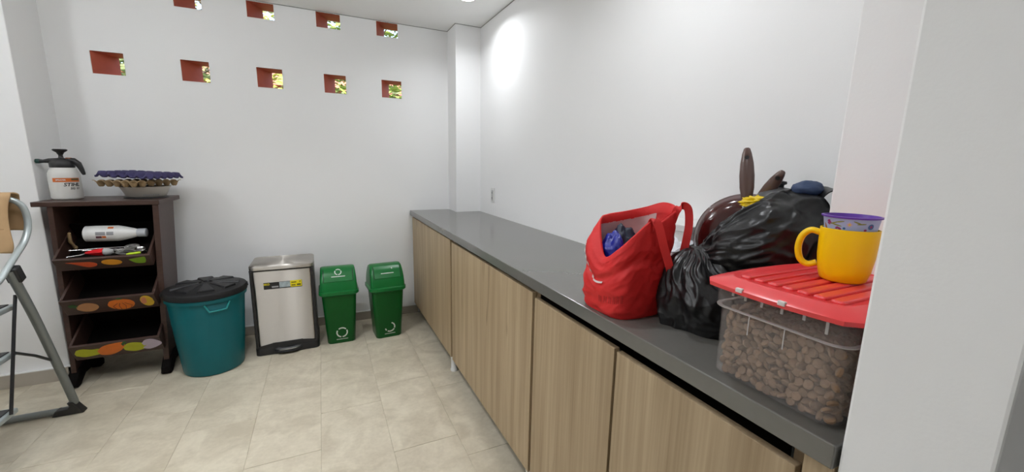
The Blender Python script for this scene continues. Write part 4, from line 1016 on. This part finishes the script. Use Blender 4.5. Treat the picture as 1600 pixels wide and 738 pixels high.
for i in range(900):
    x = rnd.uniform(BX0 + 0.036, BX1 - 0.014); y = rnd.uniform(BY0 + 0.012, BY1 - 0.012)
    mb.add(km.v, km.f, kib_mat(x, y, CT + 0.124 + rnd.uniform(-0.006, 0.004), False))
for i in range(300):
    x = rnd.uniform(BX0 + 0.030, BX1 - 0.014); z = CT + rnd.uniform(0.010, 0.12)
    mb.add(km.v, km.f, kib_mat(x, BY1 - 0.013, z, True)); mb.add(km.v, km.f, kib_mat(x, BY0 + 0.012, z, True))
mb.box(BX0 + 0.036, BX1 - 0.016, BY0 + 0.014, BY1 - 0.014, CT + 0.006, CT + 0.120)
o = mb.build('kibble_heap', KIB, None, smooth=50)
tag(o, 'heap of brown kibble filling the clear container', 'kibble', None, 'stuff')

# ================================================================== MUG AND CUP
LZ = CT + 0.1986
t = thing('mug', 'yellow plastic mug on the red container lid', 'mug', (0.850, 0.384, LZ), math.radians(115))
MB().lathe([(0.030, 0.0), (0.034, 0.003), (0.0385, 0.020), (0.0415, 0.045), (0.0425, 0.075), (0.0425, 0.095), (0.0405, 0.0955), (0.0395, 0.075), (0.036, 0.02), (0.028, 0.006), (0.001, 0.005)], 56, None, True, False).build('mug_body', MUGY, t, smooth=50)
hp = catmull([(0.040, 0, 0.083), (0.055, 0, 0.086), (0.067, 0, 0.074), (0.071, 0, 0.052), (0.066, 0, 0.030), (0.054, 0, 0.021), (0.040, 0, 0.026)], 6)
mb = MB(); rings = []
for i, p in enumerate(hp):
    d = (hp[min(i + 1, len(hp) - 1)] - hp[max(i - 1, 0)]).normalized(); n_ = Vector((d.z, 0, -d.x))
    rings.append([tuple(p + n_ * 0.0058 * math.cos(a) + Vector((0, 0.0085 * math.sin(a), 0))) for a in [2 * math.pi * k / 12 for k in range(12)]])
mb.loft(rings); mb.build('handle', MUGY, t, smooth=60)
t = thing('cup', 'pale blue floral cup with violet inside standing in the yellow mug', 'cup', (0.850, 0.384, LZ + 0.0062))
def cr(z): return 0.0245 + (0.0405 - 0.0245) * z / 0.112
MB().lathe([(cr(0), 0.0), (cr(0.110), 0.110)], 56, None, True, False).build('printed_wall', CUPBLUE, t, smooth=50)
MB().lathe([(cr(0.109), 0.1085), (0.0432, 0.1095), (0.0435, 0.1120), (0.0405, 0.1125), (0.036, 0.10), (0.023, 0.004), (0.001, 0.003)], 56, None, False, False).build('liner', VIOLET, t, smooth=50)
def cup_spot(a, z, ra, rz, m, rot=0.0, n=10, name='flower_print'):
    mb = MB(); pts = []
    for k in range(n):
        th = 2 * math.pi * k / n
        dx, dz = ra * math.cos(th), rz * math.sin(th)
        ex, ez = dx * math.cos(rot) - dz * math.sin(rot), dx * math.sin(rot) + dz * math.cos(rot)
        r = cr(z + ez) + 0.0004; an = math.radians(a) + ex / r
        pts.append((r * math.cos(an), r * math.sin(an), z + ez))
    mb.add(pts, [tuple(range(n))]); return mb.build(name, m, t)
MAG = mat('print_magenta', (0.28, 0.02, 0.12), 0.5); OLV = mat('print_olive', (0.22, 0.22, 0.03), 0.5); PNK = mat('print_pink', (0.62, 0.38, 0.40), 0.5); BRN = mat('print_brown', (0.28, 0.09, 0.02), 0.5); TEA = mat('print_teal', (0.03, 0.12, 0.28), 0.5)
va = math.degrees(math.atan2(-0.384, -0.850))
for da, z, ra, rz, m, rot in ((-50, .103, .0035, .0018, MAG, .3), (-47, .1005, .0035, .0018, MAG, -.2), (-50, .098, .0035, .0016, MAG, -.6), (-36, .100, .008, .0012, OLV, .35), (-30, .097, .009, .0012, OLV, -.2), (-22, .103, .007, .0012, OLV, .2), (-2, .099, .0024, .004, PNK, 0), (-2, .099, .004, .0024, PNK, 0), (-2, .099, .0016, .0016, YELLOWP, 0), (14, .103, .007, .0012, OLV, -.35), (22, .101, .007, .0012, OLV, .1), (-28, .092, .003, .002, MAG, .6), (-22, .091, .003, .002, MAG, -.6), (-62, .094, .005, .0018, BRN, -1.0), (-60, .090, .005, .0018, BRN, -.7), (44, .097, .005, .005, TEA, 0), (44, .097, .0025, .0025, MAG, 0), (32, .091, .0024, .002, MAG, 0), (-12, .092, .002, .002, TEA, 0)):
    cup_spot(va + da, z, ra, rz, m, rot)

# ================================================================== OUTSIDE
struct(MB().box(-14, 14, YB + WT + 0.02, 26, -0.5, -0.3).build('floor_outside', mat('garden_grass', (0.06, 0.10, 0.03), 0.9, var=0.4, vscale=3)))
LEAFM = [mat('leaf_green', (0.16, 0.22, 0.04), 0.55, var=0.4, vscale=4), mat('leaf_yellow_green', (0.30, 0.32, 0.06), 0.55, var=0.4, vscale=4), mat('leaf_dark_green', (0.11, 0.14, 0.05), 0.55, var=0.4, vscale=4)]
BARK = mat('bark', (0.11, 0.085, 0.06), 0.9, var=0.4, vscale=12)
def tree(label, x, y, h, r, m, seed, nl=2600):
    t = thing('garden_tree', label, 'tree', (x, y, -0.3), 0, 'trees outside the wall openings')
    rn = random.Random(seed)
    MB().tube([(0, 0, 0), (0.05, 0.03, h * 0.4), (-0.03, 0.0, h * 0.9)], [0.11, 0.08, 0.03], 9).build('trunk', BARK, t, smooth=60)
    mb = MB()
    for k in range(9):
        a = rn.uniform(0, 6.28); z0 = h * rn.uniform(0.35, 0.7); L_ = r * rn.uniform(0.6, 0.95)
        mb.tube([(0, 0, z0), (math.cos(a) * L_ * .5, math.sin(a) * L_ * .5, z0 + 0.25), (math.cos(a) * L_, math.sin(a) * L_, z0 + 0.5 + 0.4 * rn.random())], [0.035, 0.022, 0.008], 6)
    mb.build('branches', BARK, t, smooth=60)
    mb = MB()
    for k in range(nl):
        d = Vector((rn.gauss(0, 1), rn.gauss(0, 1), rn.gauss(0, 1))).normalized() * (rn.random() ** 0.45)
        c = Vector((d.x * r, d.y * r, h * 0.62 + d.z * h * 0.42))
        if c.z < 0.4: continue
        M = T(c) @ Matrix.Rotation(rn.uniform(0, 6.28), 4, 'Z') @ Matrix.Rotation(rn.uniform(-1.2, 1.2), 4, 'X') @ Matrix.Rotation(rn.uniform(-.8, .8), 4, 'Y')
        s_ = rn.uniform(0.05, 0.10)
        mb.add([(-s_, 0, 0), (0, -s_ * .42, 0.012), (s_ * 1.1, 0, 0), (0, s_ * .42, 0.012)], [(0, 1, 2, 3)], M)
    fo = mb.build('foliage', m, t); fo['kind'] = 'stuff'
tree('leafy tree seen through the leftmost openings', -2.2, 7.4, 4.6, 1.3, LEAFM[2], 1)
tree('bright green tree seen through the middle upper openings', 0.6, 8.0, 5.2, 1.3, LEAFM[0], 2)
tree('yellow green tree seen through the rightmost upper opening', 3.2, 7.2, 5.0, 1.2, LEAFM[1], 3)
tree('dark green tree further back behind the bright one', 1.6, 11.2, 5.6, 1.6, LEAFM[2], 4)
tree('tall pale green tree seen through the two upper left openings', -1.3, 10.9, 6.6, 1.35, LEAFM[1], 5)
t = thing('neighbour_house', 'pinkish house wall beyond the trees seen through lower openings', 'house', (0.6, 13.5, -0.3))
MB().box(-4.5, 4.5, 0, 3.0, 0, 3.6).build('house_wall', mat('pink_render', (0.55, 0.30, 0.25), 0.85, var=0.1, vscale=3), t)
MB().loft([[(-4.8, -0.4, 3.6), (4.8, -0.4, 3.6), (4.8, 3.4, 3.6), (-4.8, 3.4, 3.6)], [(-4.8, 1.4, 4.5), (4.8, 1.4, 4.5), (4.8, 1.6, 4.5), (-4.8, 1.6, 4.5)]]).build('roof', mat('roof_tile', (0.35, 0.10, 0.06), 0.8, var=0.2, vscale=8), t)
for xw in (-3, 0, 3):
    w_ = MB().box(xw - 0.5, xw + 0.5, -0.03, 0.02, 1.5, 2.8).build('window_frame', WHITEP, t); MB().box(xw - 0.42, xw + 0.42, -0.04, -0.02, 1.58, 2.72).build('pane', mat('dark_glass', (0.03, 0.04, 0.05), 0.1), w_)
